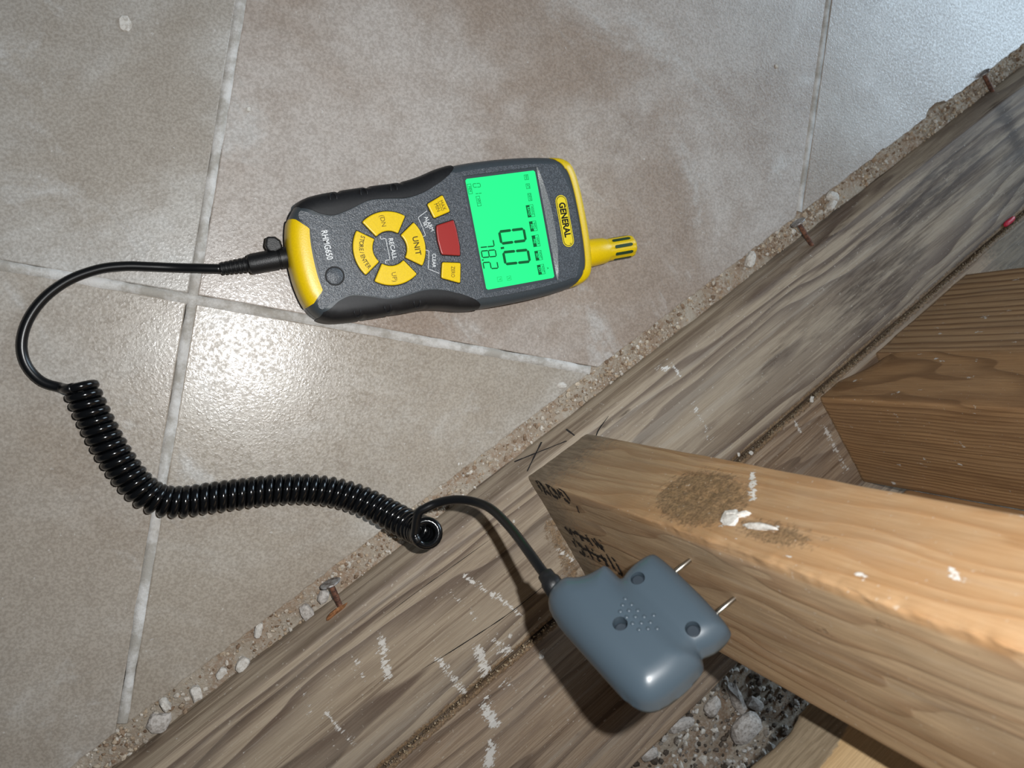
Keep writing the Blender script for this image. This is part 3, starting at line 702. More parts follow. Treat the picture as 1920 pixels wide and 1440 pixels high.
# blocking nailed between the studs above the rubble
block = lumber('blocking_board', -0.336, -0.300, 0.156, 0.320, spaced(-0.25, -0.05, 0.26, 0.262, 0.003, 0.02), M['panel'], rad=0.008, res=0.003, paint=panel_paint,
               disp=lambda V: np.stack([0*V[:, 0], 0*V[:, 0], np.clip((0.2-V[:, 2])/0.04, 0, 1)*(0.007*fbm(V*np.array([1, 0, 0]), 22, 2)+0.0009*fbm(V*np.array([1, 0, 0]), 400, 2))], 1))
block.matrix_world = ROT34
tag(block, 'pale blocking board behind the near stud, weathered grey along its lower edge', 'board')

# plaster pieces behind the rear plate
chunk('plaster_chunk', at(1402, 1367, -0.016)*np.array([1, 1, 0])+np.array([0, 0, -0.025]), (0.027, 0.021, 0.012), 'largest blocky white plaster chunk in the rubble behind the rear plate', 'plaster', 'chunk', 0.5, 'plaster pieces in the rubble', 21, 0.14)
chunk('plaster_chunk', at(1387, 1312, -0.016)*np.array([1, 1, 0])+np.array([0, 0, -0.025]), (0.026, 0.010, 0.008), 'splintered striped plaster sliver touching the rear plate edge', 'plaster', 'chunk', -1.1, 'plaster pieces in the rubble', 22, 0.3)
chunk('plaster_chunk', at(1285, 1365, -0.016)*np.array([1, 1, 0])+np.array([0, 0, -0.025]), (0.022, 0.010, 0.007), 'flat grey plaster piece lying left of the largest chunk', 'plaster', 'chunk', 0.2, 'plaster pieces in the rubble', 23, 0.2)
chunk('plaster_chunk', at(1425, 1325, -0.016)*np.array([1, 1, 0])+np.array([0, 0, -0.025]), (0.018, 0.010, 0.007), 'grey plaster piece between the largest chunk and the black shadow', 'plaster', 'chunk', -0.5, 'plaster pieces in the rubble', 24, 0.2)
chunk('plaster_chunk', at(1345, 1330, -0.016)*np.array([1, 1, 0])+np.array([0, 0, -0.025]), (0.016, 0.012, 0.007), 'plaster lump between the striped sliver and the flat piece', 'plaster', 'chunk', 0.9, 'plaster pieces in the rubble', 25, 0.2)
chunk('plaster_chunk', at(1225, 1420, -0.016)*np.array([1, 1, 0])+np.array([0, 0, -0.025]), (0.014, 0.010, 0.007), 'small plaster lump at the bottom edge against the rear plate', 'plaster', 'chunk', 0.3, 'plaster pieces in the rubble', 26, 0.2)
# crumbs lying on plates and tiles
for i, (u, v, z, w, lab) in enumerate([
    (235, 44, 0.0, 0.0072, 'irregular white paint flake on the upper left tile'),
    (1520, 749, ZP, 0.0045, 'white plaster crumb on the plate joint at the far stud foot'),
    (1407, 849, ZP, 0.0036, 'right hand crumb of the pair beside the amber stud face'),
    (1384, 852, ZP, 0.0030, 'left hand crumb of the pair beside the amber stud face'),
    (963, 977, ZP+.0003, 0.0022, 'tiny white crumb on the front plate near the cable arch'),
    (1015, 1232, ZP-.002, 0.0030, 'white crumb on the rear plate beside the probe shadow'),
    (956, 1192, ZP+.0003, 0.0032, 'white crumb on the front plate left of the probe shadow'),
    (1305, 1333, -0.022, 0.0040, 'white crumb standing out in the brown patch of rubble'),
    (1455, 125, 0.0, 0.0028, 'white speck on the tile in the upper right'),
    (466, 205, 0.0, 0.0030, 'white crumb on the pinkish tile beside the long joint')]):
    chunk('plaster_crumb', at(u, v, z), (w, w*0.72, w*0.4 if i else 0.0008), lab, 'crumb', 'plaster', RNG.uniform(0, 3), None, 40+i, 0.35, ICO2)
# red scrap in the far joint
p_ = at(1890, 416, ZP)
scrap = chunk('plastic_scrap', p_*np.array([1, 1, 0])+np.array([0, 0, ZP-0.0005]), (0.015, 0.0045, 0.003), 'small bright red plastic scrap in the plate joint at the right edge', 'scrap', 'redscrap', ANG, None, 60, 0.15)

# ------------------------------------------------------------------ nails left in the edge of the front plate
def nail(root_px, head_px, label, hr, tilt=0.0):
    a = on_plane(*root_px, E_P, E_N); b = at(*head_px, a[2]+0.0005)
    e = empty('nail', a); ax = (b-a); L = np.linalg.norm(ax); ax = ax/L
    rot = Vector((0, 0, 1)).rotation_difference(Vector(ax)); e.rotation_mode = 'QUATERNION'; e.rotation_quaternion = rot
    lathe('shank', [(0.0001, -0.006), (0.0016, -0.005), (0.0017, 0.0), (0.0018, L*0.5), (0.0017, L)], M['rust'], e, 14)
    lathe('head', [(0.0018, L-0.0006), (hr*0.92, L-0.0002), (hr, L+0.0004), (hr*0.97, L+0.0010), (hr*0.55, L+0.0012), (0.0001, L+0.0011)], M['nailhead'], e, 26)
    return tag(e, label, 'nail', 'nails sticking out of the front plate')
nail((637, 1135), (620, 1095), 'grey headed nail leaning from the plate edge below the coil end', 0.0062)
nail((1522, 459), (1497, 418), 'rusty nail in the plate edge where the right tile joint ends', 0.0056)
nail((1861, 171), (1844, 138), 'rusty nail in the plate edge near the upper right corner', 0.0054)
p_ = on_plane(632, 1146, E_P, E_N)
vv, f_ = ICO2; q_ = vv*(1+0.5*fbm(vv+9, 1.8, 3))[:, None]*np.array([0.0075, 0.0014, 0.0045])
rs = pydata('rust_crust', q_, f_, M['rustdust'], plate1, smooth=False); rs.location = (p_@D, -(p_@N), p_[2]); rs.rotation_euler = (math.radians(-27), 0, 0)

# ------------------------------------------------------------------ handheld meter
K = 0.000965
MA = math.radians(11.7-90)
Xd = np.array([math.cos(MA), math.sin(MA), 0])
mo = at(820, 445, 0.033)*np.array([1, 1, 0])+Xd*0.0019
meter = empty('humidity_meter', mat=Matrix.Translation(Vector(mo)) @ Matrix.Rotation(MA, 4, 'Z'))
tag(meter, 'grey and yellow handheld humidity meter with glowing green screen lying on the tiles', 'meter')
half = [(0, -85.8), (13, -85.0), (24, -82.4), (31, -78.2), (35, -71.5), (36.6, -62), (37.2, -48), (37.6, -30), (37.8, -14), (39.6, -2), (43.0, 11), (44.8, 25), (45.2, 42), (44.8, 60), (43.6, 76), (41.9, 88), (39.3, 96.5), (34, 101.2), (22, 103.6), (0, 104.4)]
OUT = crom([(x, y) for x, y in half]+[(-x, y) for x, y in half[-2:0:-1]], 8, True)
TN = np.roll(OUT, -1, 0)-np.roll(OUT, 1, 0); TN /= np.linalg.norm(TN, axis=1)[:, None]; ON = np.stack([TN[:, 1], -TN[:, 0]], 1)   # outward
prof = [(4, 0), (1.2, 0.8), (0, 3), (0, 14), (0.6, 14.4), (0.6, 15.0), (0, 15.4), (0, 23), (0.6, 27), (1.9, 30), (3.8, 31.9), (6.5, 32.6), (8, 32.7)]
V = []; Fq = []; no = len(OUT)
for ins, z in prof:
    V.append(np.column_stack([(OUT-ON*ins)*K, np.full(no, z*K)]))
for i in range(len(prof)-1):
    for j in range(no): Fq.append((i*no+j, i*no+(j+1) % no, (i+1)*no+(j+1) % no, (i+1)*no+j))
Fq.append(tuple(range(no))[::-1]); Fq.append(tuple(range((len(prof)-1)*no, len(prof)*no)))
sharp_angle(pydata('housing', np.concatenate(V), Fq, M['body'], meter), 50)
def body_z(ins):
    a = np.array([(-9, 20), (-0.01, 23)]+[p for p in prof[7:]]+[(60, 32.7)]); return float(np.interp(ins, a[:, 0], a[:, 1]))
HW = lambda y: float(np.interp(y, [p[1] for p in half], [p[0] for p in half]))
XIN = np.array([(-84, 31), (-79, 29.5), (-75, 28.6), (-66, 24.8), (-58, 23.2), (-48, 25.4), (-36, 29.0), (-24, 28.6), (-14, 27.6), (-4, 29.4), (8, 34.2), (16, 38.8), (23, 44.0)])
xin_s = crom(XIN, 6); xin = lambda y: float(np.interp(y, xin_s[:, 0], xin_s[:, 1]))
def wrap(name, idx, width, mat, zlow, lift=0.7, bulge=None):
    """shell that follows the housing outline: from `width` inside the top edge, over the corner, down the wall"""
    V = []; Fc = []; cols = None
    for c, j in enumerate(idx):
        w = max(width(j), 0.25); b = bulge(j) if bulge else 0.0
        ins = [w, w-0.15]+[w+(0.0-w)*t for t in (0.12, 0.3, 0.5, 0.65, 0.78, 0.88, 0.95, 1.0)]
        taper = min(1.0, w/4.0); pts = []
        for q, iv in enumerate(ins):
            pts.append((iv - (lift*taper*(1 if iv < 3 else 0)) + (b if iv < 2.5 else 0), body_z(max(iv, 0)) + (lift*taper if q > 0 else -0.4)))
        for zz in (18, 12, zlow+1.5): pts.append((-lift*taper+b, zz))
        pts.append((0.6, zlow))
        for iv, z in pts: p = OUT[j]-ON[j]*iv; V.append((p[0]*K, p[1]*K, z*K))
        cols = len(pts)
    n = len(idx)
    for i in range(n-1):
        for q in range(cols-1): Fc.append((i*cols+q, (i+1)*cols+q, (i+1)*cols+q+1, i*cols+q+1))
    Fc.append(tuple(range(cols))); Fc.append(tuple(range((n-1)*cols, n*cols))[::-1])
    return sharp_angle(fix_normals(pydata(name, V, Fc, mat, meter)), 60)
right = [j for j in range(no) if OUT[j, 0] > 0 and -77 < OUT[j, 1] < 21]; left = [j for j in range(no) if OUT[j, 0] < 0 and -77 < OUT[j, 1] < 21]
grip_w = lambda j: max(0.3, (abs(OUT[j, 0])-xin(OUT[j, 1])))
def grooves(j):
    y = OUT[j, 1]; return 0.9 if any(abs(y-c) < 1.6 for c in (-52, -34, -14)) else 0.0
wrap('rubber_grip', right, grip_w, M['rubber'], 3.0, 0.9, grooves); wrap('rubber_grip', left, grip_w, M['rubber'], 3.0, 0.9, grooves)
# little moulded half-rings on the grips
for sx in (-1, 1):
    for y in (-56, -38, -20):
        x = sx*(HW(y)-4.0); a = np.linspace(-math.pi, 0, 14)
        pts = np.column_stack([(x+2.0*np.cos(a))*K, (y+(2.2*np.sin(a)))*K, np.full(14, 33.3*K)]) if False else np.array([((x+sx*3.2*math.sin(t))*K, (y+1.9*math.cos(t))*K, (33.0-2.2*math.sin(t)**2)*K) for t in np.linspace(-0.5, math.pi+0.5, 16)])
        tube('grip_ring', pts, 0.00035, M['rubber'], meter, 6)
# yellow foot cap: inner edge reaches ~13 mm into the face
foot = [j for j in range(no) if OUT[j, 1] < -79 and abs(OUT[j, 0]) < 25.5]
foot = sorted(foot, key=lambda j: OUT[j, 0])
wrap('yellow_foot_cap', foot, lambda j: 11.6*(1-0.06*(abs(OUT[j, 0])/25)**2) if abs(OUT[j, 0]) < 20.5 else 11.6-1.8*(abs(OUT[j, 0])-20.5), M['yellow'], 11.5, 0.9)
wrap('clear_foot_window', foot, lambda j: 0.4, M['clear'], 3.0, 0.3)
# yellow crown around the top edge
crown = sorted([j for j in range(no) if OUT[j, 1] > 86.0], key=lambda j: OUT[j, 0])
wrap('yellow_crown', crown, lambda j: 0.6+6.6*min(1, max(0, (OUT[j, 1]-86.0)/11.0)), M['yellow'], 2.5, 0.7)
# face panel with a window for the screen
ys = np.linspace(-77, 17, 60)
edge = [(xin(y)-0.5, y) for y in ys]+[(HW(y)-6.0, y) for y in np.linspace(21, 84, 20)]
topc = [(x, 95.4-8.8*(abs(x)/37.5)**2.4) for x in np.linspace(36.5, -36.5, 31)]
bot = [(x, -72.6-1.5*(abs(x)/20)**2*0) for x in np.linspace(-19, 19, 15)]
bot = [(-27.0, -77.2), (-24.0, -77.5), (-20.5, -74.2)]+[(x, -72.8) for x in np.linspace(-18, 18, 13)]+[(20.5, -74.2), (24.0, -77.5), (27.0, -77.2)]
outer = [(x*K, y*K) for x, y in [(b[0], b[1]) for b in bot]+edge[1:]+topc+[(-x, y) for x, y in edge[:0:-1]]]
arc = [(x, 74.0+4.6*(1-(x/36.0)**2)) for x in np.linspace(36.0, -36.0, 25)]
hole = [(x*K, y*K) for x, y in [(-36.0, 23.2), (36.0, 23.2)]+arc]
face = slab('face_panel', outer, 31.6*K, 33.5*K, M['face'], meter, holes=[hole]); bevel(face, 0.0004, 2)
slab('display_surround', [(x*K, y*K) for x, y in [(-36, 23.2), (36, 23.2), (36, 74), (-36, 74)]], 31.7*K, 32.75*K, M['body'], meter)
# sloping speckled lip above the screen
lv = []; lf = []
for i, (x, y) in enumerate(arc): lv += [(x*K, y*K, 33.45*K), (x*K, 73.6*K, 32.8*K)]
for i in range(len(arc)-1): lf.append((2*i, 2*i+1, 2*i+3, 2*i+2))
fix_normals(pydata('screen_lip', lv, lf, M['lip'], meter))
scr = slab('screen', [(x*K, y*K) for x, y in [(-33.2, 25), (33.2, 25), (34.1, 26), (34.1, 71), (33.2, 72), (-33.2, 72), (-34.1, 71), (-34.1, 26)]], 32.7*K, 33.05*K, M['lcd'], meter)
ZT = 33.56
def text(name, body, x, y, size, mat, parent=meter, z=ZT, rot=0.0, sx=1.0, bold=0.0, align='CENTER', ext=0.00006):
    cu = bpy.data.curves.new(name, 'FONT'); cu.body = body; cu.size = size*K*1.42; cu.align_x = align; cu.align_y = 'CENTER'; cu.offset = bold*K; cu.extrude = ext; cu.resolution_u = 4
    t = bpy.data.objects.new(name, cu); COL.objects.link(t)
    dg = bpy.context.evaluated_depsgraph_get(); me = bpy.data.meshes.new_from_object(t.evaluated_get(dg)); bpy.data.objects.remove(t); bpy.data.curves.remove(cu)
    me.materials.clear(); o = link_mesh(name, me, mat, parent, False)
    o.location = (x*K, y*K, z*K); o.rotation_euler = (0, 0, rot); o.scale = (sx, 1, 1); return o
def line(name, pts, w, mat, parent=meter, z=ZT, closed=False):
    v = []; f = []; P = [np.array(p, float) for p in pts]
    if closed: P = P+[P[0]]
    for a, b in zip(P, P[1:]):
        t = (b-a)/np.linalg.norm(b-a); nr = np.array([-t[1], t[0]])*w/2; a2 = a-t*w/2; b2 = b+t*w/2; k0 = len(v)
        for q in (a2-nr, b2-nr, b2+nr, a2+nr): v.append((q[0]*K, q[1]*K, z*K))
        f.append((k0, k0+1, k0+2, k0+3))
    return pydata(name, v, f, mat, parent, False)
XC = -1.9   # photo measurements were taken 1.9 mm to the right of the device's middle
# --- LCD digits (seven segments), measured from the photograph
def seg(parent_mat, x0, y0, x1, y1, w):
    a, b = np.array([x0, y0]), np.array([x1, y1]); t = (b-a)/np.linalg.norm(b-a); nr = np.array([-t[1], t[0]])*w/2
    return [a+t*0.1, a+t*w*0.5+nr, b-t*w*0.5+nr, b-t*0.1, b-t*w*0.5-nr, a+t*w*0.5-nr]
def digit(name, ch, cx, cy, w, h, t, mat, slant=0.10):
    S = {'0': 'abcdef', '1': 'bc', '2': 'abged', '7': 'abc', '8': 'abcdefg'}[ch]
    L = {'a': (-1, 1, 1, 1), 'b': (1, 1, 1, 0), 'c': (1, 0, 1, -1), 'd': (-1, -1, 1, -1), 'e': (-1, 0, -1, -1), 'f': (-1, 1, -1, 0), 'g': (-1, 0, 1, 0)}
    v = []; f = []
    for s_ in S:
        x0, y0, x1, y1 = L[s_]; px = lambda x, y: (cx+x*w/2+slant*y*h/2, cy+y*h/2)
        g = seg(None, *px(x0, y0), *px(x1, y1), t); k0 = len(v)
        v += [(p[0]*K, p[1]*K, 33.12*K) for p in g]; f.append(tuple(range(k0, k0+6)))
    return fix_normals(pydata(name, v, f, mat, scr, False))
digit('lcd_digit', '0', 4.2, 48.7, 7.4, 16.6, 1.7, M['lcd_ink'], 0.03); digit('lcd_digit', '0', 17.3, 48.8, 7.4, 16.6, 1.7, M['lcd_ink'], 0.06)
digit('lcd_digit', '7', 6.2, 30.8, 4.0, 9.2, 0.8, M['lcd_ink'], 0.06); digit('lcd_digit', '8', 12.5, 30.9, 4.0, 9.2, 0.8, M['lcd_ink'], 0.06); digit('lcd_digit', '2', 19.7, 30.6, 4.0, 9.2, 0.8, M['lcd_ink'], 0.10)
line('lcd_dot', [(10.4, 40.0), (10.4, 41.0)], 1.3, M['lcd_ink'], scr, 33.12); line('lcd_dot', [(15.7, 26.0), (15.7, 26.4)], 0.8, M['lcd_ink'], scr, 33.12)
digit('lcd_digit', '0', -29.5, 31.6, 2.2, 4.6, 0.45, M['lcd_faint'], 0.05); digit('lcd_digit', '1', -25.6, 31.8, 2.2, 4.2, 0.45, M['lcd_faint'], 0.02)
def lcd_box(x0, x1, y0, y1, lower=None, upper=None, solid_low=True, w=0.25, size=1.55, faint=False):
    mt = M['lcd_faint'] if faint else M['lcd_ink']; ym = (y0+y1)/2
    line('lcd_box', [(x0, y0), (x1, y0), (x1, y1), (x0, y1)], w, mt, scr, 33.11, True)
    if upper is None:
        text('lcd_text', lower, (x0+x1)/2, ym, min(size, (y1-y0)*0.72), mt, scr, 33.12, sx=0.8); return
    slab('lcd_block', [(x*K, y*K) for x, y in [(x0, y0), (x1, y0), (x1, ym), (x0, ym)]], 33.06*K, 33.10*K, mt, scr)
    text('lcd_text', lower, (x0+x1)/2, y0+(ym-y0)/2, size, M['lcd'], scr, 33.14, sx=0.82, bold=0.02); text('lcd_text', upper, (x0+x1)/2, ym+(y1-ym)/2, size, mt, scr, 33.12, sx=0.72)
lcd_box(-30.8, -24.9, 25.5, 27.9, 'MEM'); lcd_box(-22.9, -17.0, 29.7, 32.0, 'APO')
lcd_box(-32.0, -29.0, 64.1, 66.7, 'RH'); lcd_box(-26.4, -23.4, 64.2, 66.6, 'AT'); lcd_box(-20.4, -15.8, 64.1, 66.4, 'DEW')
lcd_box(-13.2, -5.8, 61.5, 66.3, 'RATIO', 'MIXING'); lcd_box(-3.0, 3.1, 61.6, 66.2, 'PRE', 'BARO'); lcd_box(5.9, 12.9, 61.6, 66.2, 'PRE', 'VAPOR'); lcd_box(15.7, 21.6, 61.5, 66.1, 'INT', 'MOIST'); lcd_box(24.6, 30.6, 61.5, 66.1, 'EXT', 'MOIST')
line('lcd_arrow', [(27.1, 68.1), (27.5, 68.9), (27.9, 68.1)], 0.3, M['lcd_ink'], scr, 33.12)
lcd_box(27.6, 30.4, 33.3, 36.2, '°F', None, w=0.18, faint=True, size=1.5); lcd_box(28.2, 30.7, 39.8, 42.4, '%', None, w=0.18, faint=True, size=1.5)
# --- buttons
def button(name, poly, mat, h=1.2, gap=0.55):
    P = np.array(poly, float); c = P.mean(0)
    b = slab(name, [tuple((p)*K) for p in P], 33.0*K, (33.5+h)*K, mat, meter); bevel(b, 0.0007, 3)
    T = np.roll(P, -1, 0)-np.roll(P, 1, 0); T /= np.linalg.norm(T, axis=1)[:, None]; ar = np.sum(P[:, 0]*np.roll(P[:, 1], -1)-np.roll(P[:, 0], -1)*P[:, 1])
    ON_ = np.stack([T[:, 1], -T[:, 0]], 1)*(1 if ar > 0 else -1)
    slab('button_gap', [tuple(p*K) for p in P+ON_*gap], 33.3*K, 33.58*K, M['gap_shade'], b); return b  # black sheet round the button, drawn in place of a shaded recess
def rounded(poly, r=1.2, k=5):
    P = [np.array(p, float) for p in poly]; out = []; n = len(P)
    for i in range(n):
        a, b, c = P[i-1], P[i], P[(i+1) % n]; u = (a-b)/np.linalg.norm(a-b); w = (c-b)/np.linalg.norm(c-b)
        for t in np.linspace(0, 1, k): out.append((1-t)**2*(b+u*r)+2*t*(1-t)*b+t*t*(b+w*r))
    return out
RC = np.array([0.2, -29.9])
def ring_seg(a_mid, half_out=37, half_in=40, ro=21.6, ri=10.2):
    a = [math.radians(a_mid+t) for t in np.linspace(-half_out, half_out, 17)]; b = [math.radians(a_mid+t) for t in np.linspace(half_in, -half_in, 11)]
    return [RC+ro*np.array([math.cos(t), math.sin(t)]) for t in a]+[RC+ri*np.array([math.cos(t), math.sin(t)]) for t in b]
bu = {}
for nm, am in (('up', 0), ('unit', 90), ('down', 180), ('store', 270)): bu[nm] = button('yellow_button', ring_seg(am), M['yellow'], 1.3)
bu['max'] = button('yellow_button', rounded([(-22.2, -2.3), (-13.3, 0.2), (-16.0, 11.2), (-26.4, 8.4)]), M['yellow'])
bu['zero'] = button('yellow_button', rounded([(13.0, -0.2), (22.2, -2.7), (27.3, 8.6), (15.2, 11.4)]), M['yellow'])
bu['red'] = button('red_button', rounded([(-9.0, 0.8), (-6, 0.1), (0, -0.3), (6, 0.1), (8.6, 0.6), (11.0, 12.0), (5.0, 12.9), (-5.0, 12.9), (-10.8, 12.2)], 0.9), M['red'])
ZB = 34.86
text('button_print', 'UNIT', 1.1, -13.9, 3.4, M['dark_ink'], bu['unit'], ZB, bold=0.06)
text('button_print', '(DN', -16.0, -30.9, 2.7, M['worn_ink'], bu['down'], ZB); text('button_print', 'UP)', 17.0, -30.9, 2.7, M['worn_ink'], bu['up'], ZB)
for i, ch in enumerate('STORE/ENTER'):
    t = math.radians(270-31+62*i/10.0); p = RC+17.0*np.array([math.cos(t), math.sin(t)]); text('button_print', ch, p[0], p[1], 2.5, M['dark_ink'], bu['store'], ZB, rot=t+math.pi/2, bold=0.03, sx=0.85)
text('button_print', 'MAX', -20.2, 7.0, 2.4, M['worn_ink'], bu['max'], ZB-0.1, rot=math.radians(14), sx=0.85); text('button_print', 'MIN', -19.3, 3.4, 2.4, M['dark_ink'], bu['max'], ZB-0.1, rot=math.radians(14), sx=0.85)
line('button_print', [(-22.5, 4.7), (-17.0, 6.1)], 0.28, M['dark_ink'], bu['max'], ZB-0.1)
text('button_print', 'ZERO', 19.8, 5.2, 2.3, M['worn_ink'], bu['zero'], ZB-0.1, rot=math.radians(-12), sx=0.8)
# --- white printing on the face
ZW = 33.6
text('face_print', 'RECALL', 0.5, -28.2, 2.7, M['white_ink'], meter, ZW, bold=0.04, sx=0.95)
line('face_print', [(-7.4, -34.0), (-5.9, -34.0), (-5.9, -31.0), (6.6, -31.0), (6.6, -34.0), (8.2, -34.0)], 0.3, M['white_ink'], meter, ZW)
text('face_print', 'ALARM', -10.6, -3.3, 2.3, M['white_ink'], meter, ZW, rot=math.radians(15), bold=0.03, sx=0.9); text('face_print', 'SET', -10.2, -5.6, 1.9, M['white_ink'], meter, ZW, rot=math.radians(14), bold=0.03)
line('face_print', [(-18.3, -3.0), (-15.2, -9.2), (-9.0, -7.6), (-4.2, -6.8), (-3.8, -8.3)], 0.3, M['white_ink'], meter, ZW)
text('face_print', 'CLEAR', 11.2, -4.8, 2.2, M['white_ink'], meter, ZW, rot=math.radians(-12), bold=0.03, sx=0.9)
line('face_print', [(4.4, -8.4), (4.9, -6.7), (10.0, -7.7), (15.5, -9.3), (19.2, -3.2)], 0.3, M['white_ink'], meter, ZW)
text('face_print', 'RHMG650', -7.2, -65.4, 3.6, M['white_ink'], meter, ZW, bold=0.05, sx=0.76)
# --- round key / lens on the lower face
lathe('round_key_gap', [(5.6*K, 33.0*K), (5.6*K, 33.58*K), (4.7*K, 33.6*K)], M['gap_shade'], meter, 40, loc=(10.8*K, -64.6*K, 0))
lathe('round_key', [(4.7*K, 33.0*K), (4.7*K, 33.62*K), (4.4*K, 33.8*K), (0.1*K, 33.85*K)], M['face'], meter, 40, loc=(10.8*K, -64.6*K, 0))
# --- maker badge
def pill(w, h, k=12):
    r = h/2; o = []
    for cx, a0 in ((w/2-r, -90), (-w/2+r, 90)):
        for t in np.linspace(0, 180, k): a = math.radians(a0+t); o.append(((cx+r*math.cos(a))*K, (86.1+r*math.sin(a))*K))
    return o
badge = slab('maker_badge', pill(33.2, 8.0), 33.4*K, 33.66*K, M['yellow_flat'], meter)
slab('badge_ring', pill(32.0, 6.9), 33.5*K, 33.72*K, M['black_ink'], badge); slab('badge_field', pill(31.2, 6.2), 33.5*K, 33.78*K, M['yellow_flat'], badge)
text('badge_print', 'GENERAL', -0.8, 86.0, 4.3, M['black_ink'], badge, 33.84, bold=0.22, sx=0.85); text('badge_print', '®', 14.6, 87.1, 0.9, M['black_ink'], badge, 33.84)
# --- humidity sensor sticking out of the top end (axis along +y)
SX, SZ = 21.9, 17.0
sv = []; sf = []; ring = 48; prf = [(9.4, 99.0), (9.4, 105), (9.1, 112), (8.7, 119), (8.0, 120.6), (7.7, 122), (7.7, 139.0), (7.2, 141.2), (5.6, 142.6), (0.05, 143.0)]
for r, y in prf:
    for j in range(ring):
        a = 2*math.pi*j/ring; rr = r*(1-0.05*(abs(math.cos(a*4+0.4)) > 0.86)*(y > 121)); sv.append(((SX+rr*math.cos(a))*K, y*K, (SZ+rr*math.sin(a))*K))
for i in range(len(prf)-1):
    for j in range(ring): sf.append((i*ring+j, i*ring+(j+1) % ring, (i+1)*ring+(j+1) % ring, (i+1)*ring+j))
sf.append(tuple(range(ring))); sf.append(tuple(range((len(prf)-1)*ring, len(prf)*ring)))
sens = sharp_angle(fix_normals(pydata('sensor_cap', sv, sf, M['yellow'], meter)), 50)
def slot_mesh(a):
    pr = [(-1.1, 125.2), (-0.6, 124.4), (0.6, 124.4), (1.1, 125.2), (1.1, 137), (0.6, 138.2), (-0.6, 138.2), (-1.1, 137)]; r = 7.72; c, s = math.cos(a), math.sin(a); v = []
    for rr in (r, r-0.6):
        for t, y in pr: v.append(((SX+rr*c-t*s)*K, y*K, (SZ+rr*s+t*c)*K))
    n = 8; f = [tuple(range(n)), tuple(range(n, 2*n))[::-1]]+[(i, (i+1) % n, n+(i+1) % n, n+i) for i in range(n)]
    o = fix_normals(pydata('sensor_slot', v, f, M['slot'], sens, False)); return o
M['slot'] = plain('dark_green_sensor', (40, 66, 40), 0.5)
for a in (20, 58, 96, 134, 172): slot_mesh(math.radians(a))
# --- port cap hanging from the foot end
capv = [(x_-4.6, y_+3.0) for x_, y_ in [(-14.2, -98.5), (-9.4, -100.2), (-5.6, -99.2), (-4.8, -95.0), (-6.4, -90.6), (-11.0, -91.2), (-13.6, -93.8)]]
pc = slab('port_cap', [(x*K, (y)*K) for x, y in [(p[0], p[1]) for p in capv]], 12.5*K, 19*K, M['plug'], meter); bevel(pc, 0.0012, 3)
tube('port_cap_strap', np.array([(-12.0, -89.0, 16.5), (-10.0, -87.0, 17), (-8.5, -84.0, 17)])*K, 0.0009, M['plug'], meter, 8)

# ------------------------------------------------------------------ moisture probe with its coiled lead
p1 = on_plane(1294, 1050, A0, DS); p2 = on_plane(1377, 1122, A0, DS)
ev = (p2-p1)/np.linalg.norm(p2-p1); axv = DS-(DS@ev)*ev; axv /= np.linalg.norm(axv); NP = np.cross(axv, -ev); mid = (p1+p2)/2
pm = Matrix.Identity(4)
for i in range(3): pm[i][0] = axv[i]; pm[i][1] = -ev[i]; pm[i][2] = NP[i]
pm.translation = Vector(mid)
probe = empty('moisture_probe', mat=pm)
tag(probe, 'blue grey two pin moisture probe stuck into the near stud, with coiled black lead', 'probe')
def to_probe(p): q = np.asarray(p)-mid; return np.array([q@axv, -(q@ev), q@NP])
def sdf_poly(X, Y, poly):
    P = np.array(poly); dm = np.full(X.shape, 1e9); ins = np.zeros(X.shape, bool)
    for a, b in zip(P, np.roll(P, -1, 0)):
        e = b-a; t = np.clip(((X-a[0])*e[0]+(Y-a[1])*e[1])/(e@e), 0, 1); dm = np.minimum(dm, np.hypot(X-a[0]-t*e[0], Y-a[1]-t*e[1]))
        c = (a[1] > Y) != (b[1] > Y); xi = a[0]+(Y-a[1])*e[0]/(e[1] if e[1] else 1e-9); ins ^= c & (X < xi)
    return np.where(ins, dm, -dm)
body_o = crom([(-29.5, 22), (-29.5, 34), (-34, 35.5), (-39, 36.5), (-43, 38.6), (-47, 42.2), (-54, 42.8), (-60, 38.5), (-62.8, 28), (-63.4, 4), (-62.6, -16), (-58, -24.5), (-48, -27.2), (-37, -27), (-30, -24), (-28.5, -10), (-28.5, 10)], 6, True)
nose_o = crom([(-12.5, 25.5), (-9.5, 21), (-9.6, 0), (-11.5, -19), (-14.5, -23.5), (-22, -24), (-30, -21), (-35, -16), (-36, 0), (-35, 16), (-30, 24), (-22, 26.5)], 6, True)
gx_ = np.arange(-68, -4, 0.75); gy_ = np.arange(-34, 50, 0.75); GX, GY = np.meshgrid(gx_, gy_, indexing='ij')
def hump(sd, T, R): return np.where(sd > 0, T*np.sqrt(np.clip(1-(1-np.minimum(np.maximum(sd, 0), R)/R)**2, 0, 1)), 0)
sb, sn_ = sdf_poly(GX, GY, body_o), sdf_poly(GX, GY, nose_o)
hb, hn = hump(sb, 11.5, 13), hump(sn_, 9.3, 10)
HT = np.maximum(hb, hn)+2.0*np.exp(-np.abs(hb-hn)/2.6)*(np.minimum(hb, hn) > 1)
inside = np.maximum(sb, sn_) > 0
idt = -np.ones(GX.shape, int); idb = idt.copy(); pv = []; pf = []
cell = inside[:-1, :-1] | inside[1:, :-1] | inside[:-1, 1:] | inside[1:, 1:]
need = np.zeros(GX.shape, bool); need[:-1, :-1] |= cell; need[1:, :-1] |= cell; need[:-1, 1:] |= cell; need[1:, 1:] |= cell
